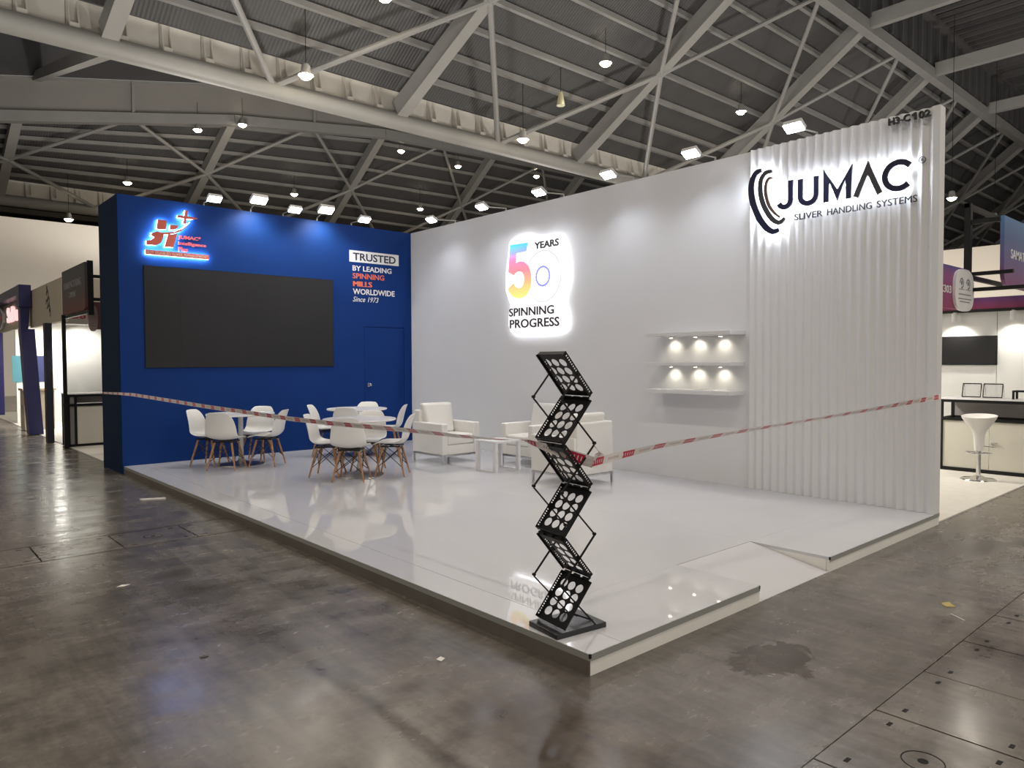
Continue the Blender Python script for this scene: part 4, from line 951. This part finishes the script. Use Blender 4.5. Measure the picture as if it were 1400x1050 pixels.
# ================================================================== neighbouring booths on the left aisle
cp = obj('booth_carpet', B().box(.10, 6, 10.78, 26, .0, .012), MATS['pale_carpet']); tag(cp, 'pale floor covering behind the end of the blue wall', 'carpet')
lb1 = thing('aisle_sign', 'dark grey to red sign board on a thin black post at the left', 'sign', (0, 12.1, 0))
SG1 = grad('grey_red_print', [(0, (.13, .03, .025)), (.4, (.07, .05, .05)), (1, (.055, .06, .06))], 2, 2.5, 3.27, .5)
ML = lambda s, z, d: (.0-d, s, z)
obj('sign_board', B().prism([(13.03, 2.49), (11.28, 2.49), (11.16, 2.53), (11.16, 3.275), (13.03, 3.275)], ML, -.04, .02), SG1, lb1, world=True)
for tx, a, c, z0, z1 in (('MANUFACTURING', 12.85, 11.45, 2.93, 3.05), ('COMPANY', 12.45, 11.85, 2.76, 2.86)):
    obj('sign_lettering', text(B(), tx, a, c, z0, z1, ML, .02, .023, .0), mat('grey_lettering', (.24, .235, .23), .6), lb1, world=True)
fr = B(); fr.box(.02, .10, 11.12, 11.20, 2.40, 3.30); fr.box(.1, .9, 11.13, 11.19, 3.02, 3.07); fr.box(.1, .9, 11.13, 11.19, 2.64, 2.69); fr.box(.02, .08, 11.2, 13.1, 2.43, 2.48)
obj('black_frame', fr, BLACK, lb1, world=True); obj('post', B().box(-.02, .04, 13.1, 13.16, .012, 2.5), BLACK, lb1, world=True)
bdg = thing('round_end_badge', 'brown fascia with a pale round end badge beside the blue wall end', 'sign', (.5, 11.7, 2.2))
BRN = mat('brown_red_print', (.17, .085, .07), .5); MC = lambda s, z, d: (s, 11.7-d, z)
obj('fascia_board', B().box(.20, 1.4, 11.7, 11.76, 2.19, 2.66), BRN, bdg, world=True)
bg = obj('pale_badge', B().prism(super_(.195, 2.375, .072, .222, 2.6), MC, 0, .04), mat('pale_pink_print', (.36, .26, .22), .5), bdg, world=True)
em = B()
for z in (2.30, 2.34): em.box(.155, .235, 11.655, 11.66, z-.05, z-.04)
for x in (.172, .218): em.prism(super_(x, 2.44, .012, .05, 2, 10), MC, .04, .043)
obj('badge_print', em, MATS['grey_print'], bg, world=True)
bk = thing('white_back_booth', 'white panelled booth interior with counter end behind the dark aisle sign', 'booth', (.6, 14.5, 0))
for i in range(3): obj('wall_panel', B().box(.24+i*.99, .24+i*.99+.984, 14.6, 14.65, .012, 2.38), SYSW, bk, world=True)
obj('fascia_board', B().box(.1, 3, 13.55, 13.6, 2.36, 2.66), mat('pale_fascia', (.55, .53, .48), .6), bk, world=True)
MD = lambda s, z, d: (s, 13.55-d, z)
obj('red_lettering', text(B(), 'Do', .215, .46, 2.46, 2.57, MD, .001, .006, .03), mat('red_vinyl', (.5, .03, .05), .5), bk, world=True)
obj('side_partition', B().box(3.2, 3.25, 11, 14.6, .012, 2.4), SYSW, bk, world=True)
light('booth_spot', 'SPOT', (.35, 14.1, 2.3), 60, (1, .97, .86), None, (.6, 14.6, 1.6), .04, 120, .8)
lc = thing('aisle_counter', 'white counter with black frame beside the end of the blue wall', 'counter', (.6, 13.5, .012))
QX0, QX1, QY0, QY1 = .07, 1.6, 13.3, 13.85
for x in (QX0, QX0+.115, QX1-.05):
    obj('post', B().box(x, x+.04, QY0, QY0+.04, .012, 1.0), BLACK, lc, world=True)
obj('post', B().box(QX0, QX0+.04, QY1-.04, QY1, .012, 1.0), BLACK, lc, world=True)
for z0, z1 in ((.012, .06), (.78, .83), (.965, 1.005)):
    obj('rail', B().box(QX0+.04, QX1, QY0+.001, QY0+.039, z0, z1), BLACK, lc, world=True); obj('rail', B().box(QX0+.001, QX0+.039, QY0+.04, QY1, z0, z1), BLACK, lc, world=True)
pn = B(); pn.box(QX0+.155, QX1, QY0+.015, QY0+.025, .06, .78); obj('lower_panel', pn, MATS['cream_panel'], lc, world=True)
pn = B(); pn.box(QX0+.04, QX1, QY0+.3, QY0+.31, .83, .965); pn.box(QX0+.04, QX0+.115, QY0+.02, QY0+.03, .06, .965); pn.box(QX0+.015, QX0+.025, QY0+.04, QY1, .06, .965); obj('grey_infill', pn, MATS['grey_panel'], lc, world=True)
obj('countertop', B().box(QX0-.01, QX1, QY0-.01, QY1, 1.006, 1.025), TABLEW, lc, world=True)
cb = thing('cream_booth', 'cream fascia booth with black post and white lit interior at the left', 'booth', (.1, 15, 0))
obj('cream_fascia', B().box(.02, .12, 13.3, 16.9, 2.40, 3.22), CREAM, cb, world=True); obj('cream_fascia_return', B().box(.12, 3, 13.3, 13.38, 2.66, 3.22), CREAM, cb, world=True)
ME = lambda s, z, d: (.02-d, s, z)
em = B()
for (y, z, ry, rz_) in ((14.75, 2.98, .10, .09), (14.62, 2.86, .08, .07), (14.82, 2.80, .09, .08), (14.58, 2.72, .09, .05), (14.5, 2.62, .05, .07), (14.78, 3.10, .03, .06)): em.ribbon([(y+ry*cos(a*pi/8), z+rz_*sin(a*pi/8)) for a in range(13)], .05, ME, .0, .004)
obj('floral_emblem', em, INK, cb, world=True)
obj('black_post', B().box(-.10, .02, 14.35, 14.55, .012, 2.40), mat('near_black_navy', (.012, .012, .025), .5), cb, world=True)
pw_ = B(); obj('wall_panel', B().box(.2, 4, 20.6, 20.7, .012, 2.7), SYSW, cb, world=True); obj('wall_panel', B().box(2.2, 2.28, 14.7, 20.6, .012, 2.7), SYSW, cb, world=True)
for (x0, x1, z0, z1, m) in ((.62, .90, 1.10, 1.80, mat('navy_poster', (.03, .04, .14), .5)), (.11, .34, 1.10, 1.80, mat('teal_poster', (.08, .26, .32), .5))):
    obj('poster', B().box(x0, x1, 20.585, 20.6, z0, z1), m, cb, world=True)
obj('poster', B().box(2.185, 2.2, 16.2, 17.0, .95, 1.75), mat('grey_green_poster', (.28, .32, .30), .5), cb, world=True)
light('booth_fill_light', 'AREA', (1.0, 17.5, 2.6), 90, (1, .97, .88), None, (1.2, 17.5, 0), .8)
light('booth_fill_light', 'AREA', (1.0, 19.6, 2.6), 60, (1, .97, .88), None, (1.0, 19.6, 0), .8)
dk = thing('reception_desk', 'cream reception desk behind the slanted blue portal leg', 'desk', (.3, 18.2, 0))
dd = B(); dd.box(.0, .62, 17.9, 18.5, .012, .95); obj('desk_body', dd, CREAM, dk, world=True, bevel=.01); obj('desk_top', B().box(-.03, .65, 17.87, 18.53, .95, 1.0), mat('pale_wood', (.50, .40, .27), .5), dk, world=True)
cup = B(); cup.ribbon([(18.2+.06*cos(a*pi/6), .5+.10*sin(a*pi/6)) for a in range(9)], .02, lambda s, z, d: (.0-d, s, z), 0, .004); obj('desk_emblem', cup, INK, dk, world=True)
bp_ = thing('blue_portal', 'dark blue slanted portal frame of the booth at the far left', 'portal', (0, 17, 0))
def slant(p, q, w, h, nm): obj(nm, B().beam(p, q, w, h, (0, 1, 0)), NAVY, bp_, world=True)
obj('top_beam', B().box(-.225, .0, 16.90, 22.5, 3.12, 3.33), NAVY, bp_, world=True, bevel=.01)
obj('beam_end', B().box(-.228, .003, 16.55, 16.90, 2.84, 3.332), NAVY, bp_, world=True, bevel=.01)
lg2 = B(); Yp = 16.6
def quadp(x, y0, y1, z0, z1): lg2.add([(x[0], y0, z0), (x[1], y0, z0), (x[1], y1, z0), (x[0], y1, z0), (x[2], y0, z1), (x[3], y0, z1), (x[3], y1, z1), (x[2], y1, z1)], [(0, 1, 2, 3), (4, 5, 6, 7), (0, 1, 5, 4), (1, 2, 6, 5), (2, 3, 7, 6), (3, 0, 4, 7)])
quadp((-.20, -.06, -.205, -.02), Yp, Yp+.3, 2.36, 2.84); quadp((-.09, .18, -.205, .055), Yp-.02, Yp+.35, .012, 2.36)
obj('slanted_leg', lg2, NAVY, bp_, world=True)
obj('slanted_leg', B().box(-.45, -.08, 20.5, 20.8, .25, 2.4), NAVY, bp_, world=True)
obj('name_board', B().box(.0, .06, 16.95, 22.4, 2.44, 3.14), CREAM, bp_, world=True)
MP = lambda s, z, d: (-.0-d, s, z)
obj('lit_name', text(B(), 'SaDu', 20.1, 18.4, 2.63, 3.02, MP, .004, .04, .02), mat('pink_lit_letter_far', (.8, .5, .5), .5, emit=(1, .62, .62), es=1.0), bp_, world=True)
oc = [(21.5+.90*cos(pi/8+i*pi/4), 2.80+.32*sin(pi/8+i*pi/4)) for i in range(8)]
obj('octagon_emblem', B().prism(oc, MP, .004, .05), VWHITE, bp_, world=True)
obj('emblem_face', B().prism([(21.5+(y-21.5)*.82, 2.80+(z-2.80)*.82) for y, z in oc], MP, .05, .055), NAVY, bp_, world=True)
obj('emblem_band', B().prism([(20.75, 2.73), (22.2, 2.73), (22.2, 2.87), (20.75, 2.87)], MP, .055, .06), mat('red_band', (.45, .05, .05), .5), bp_, world=True)
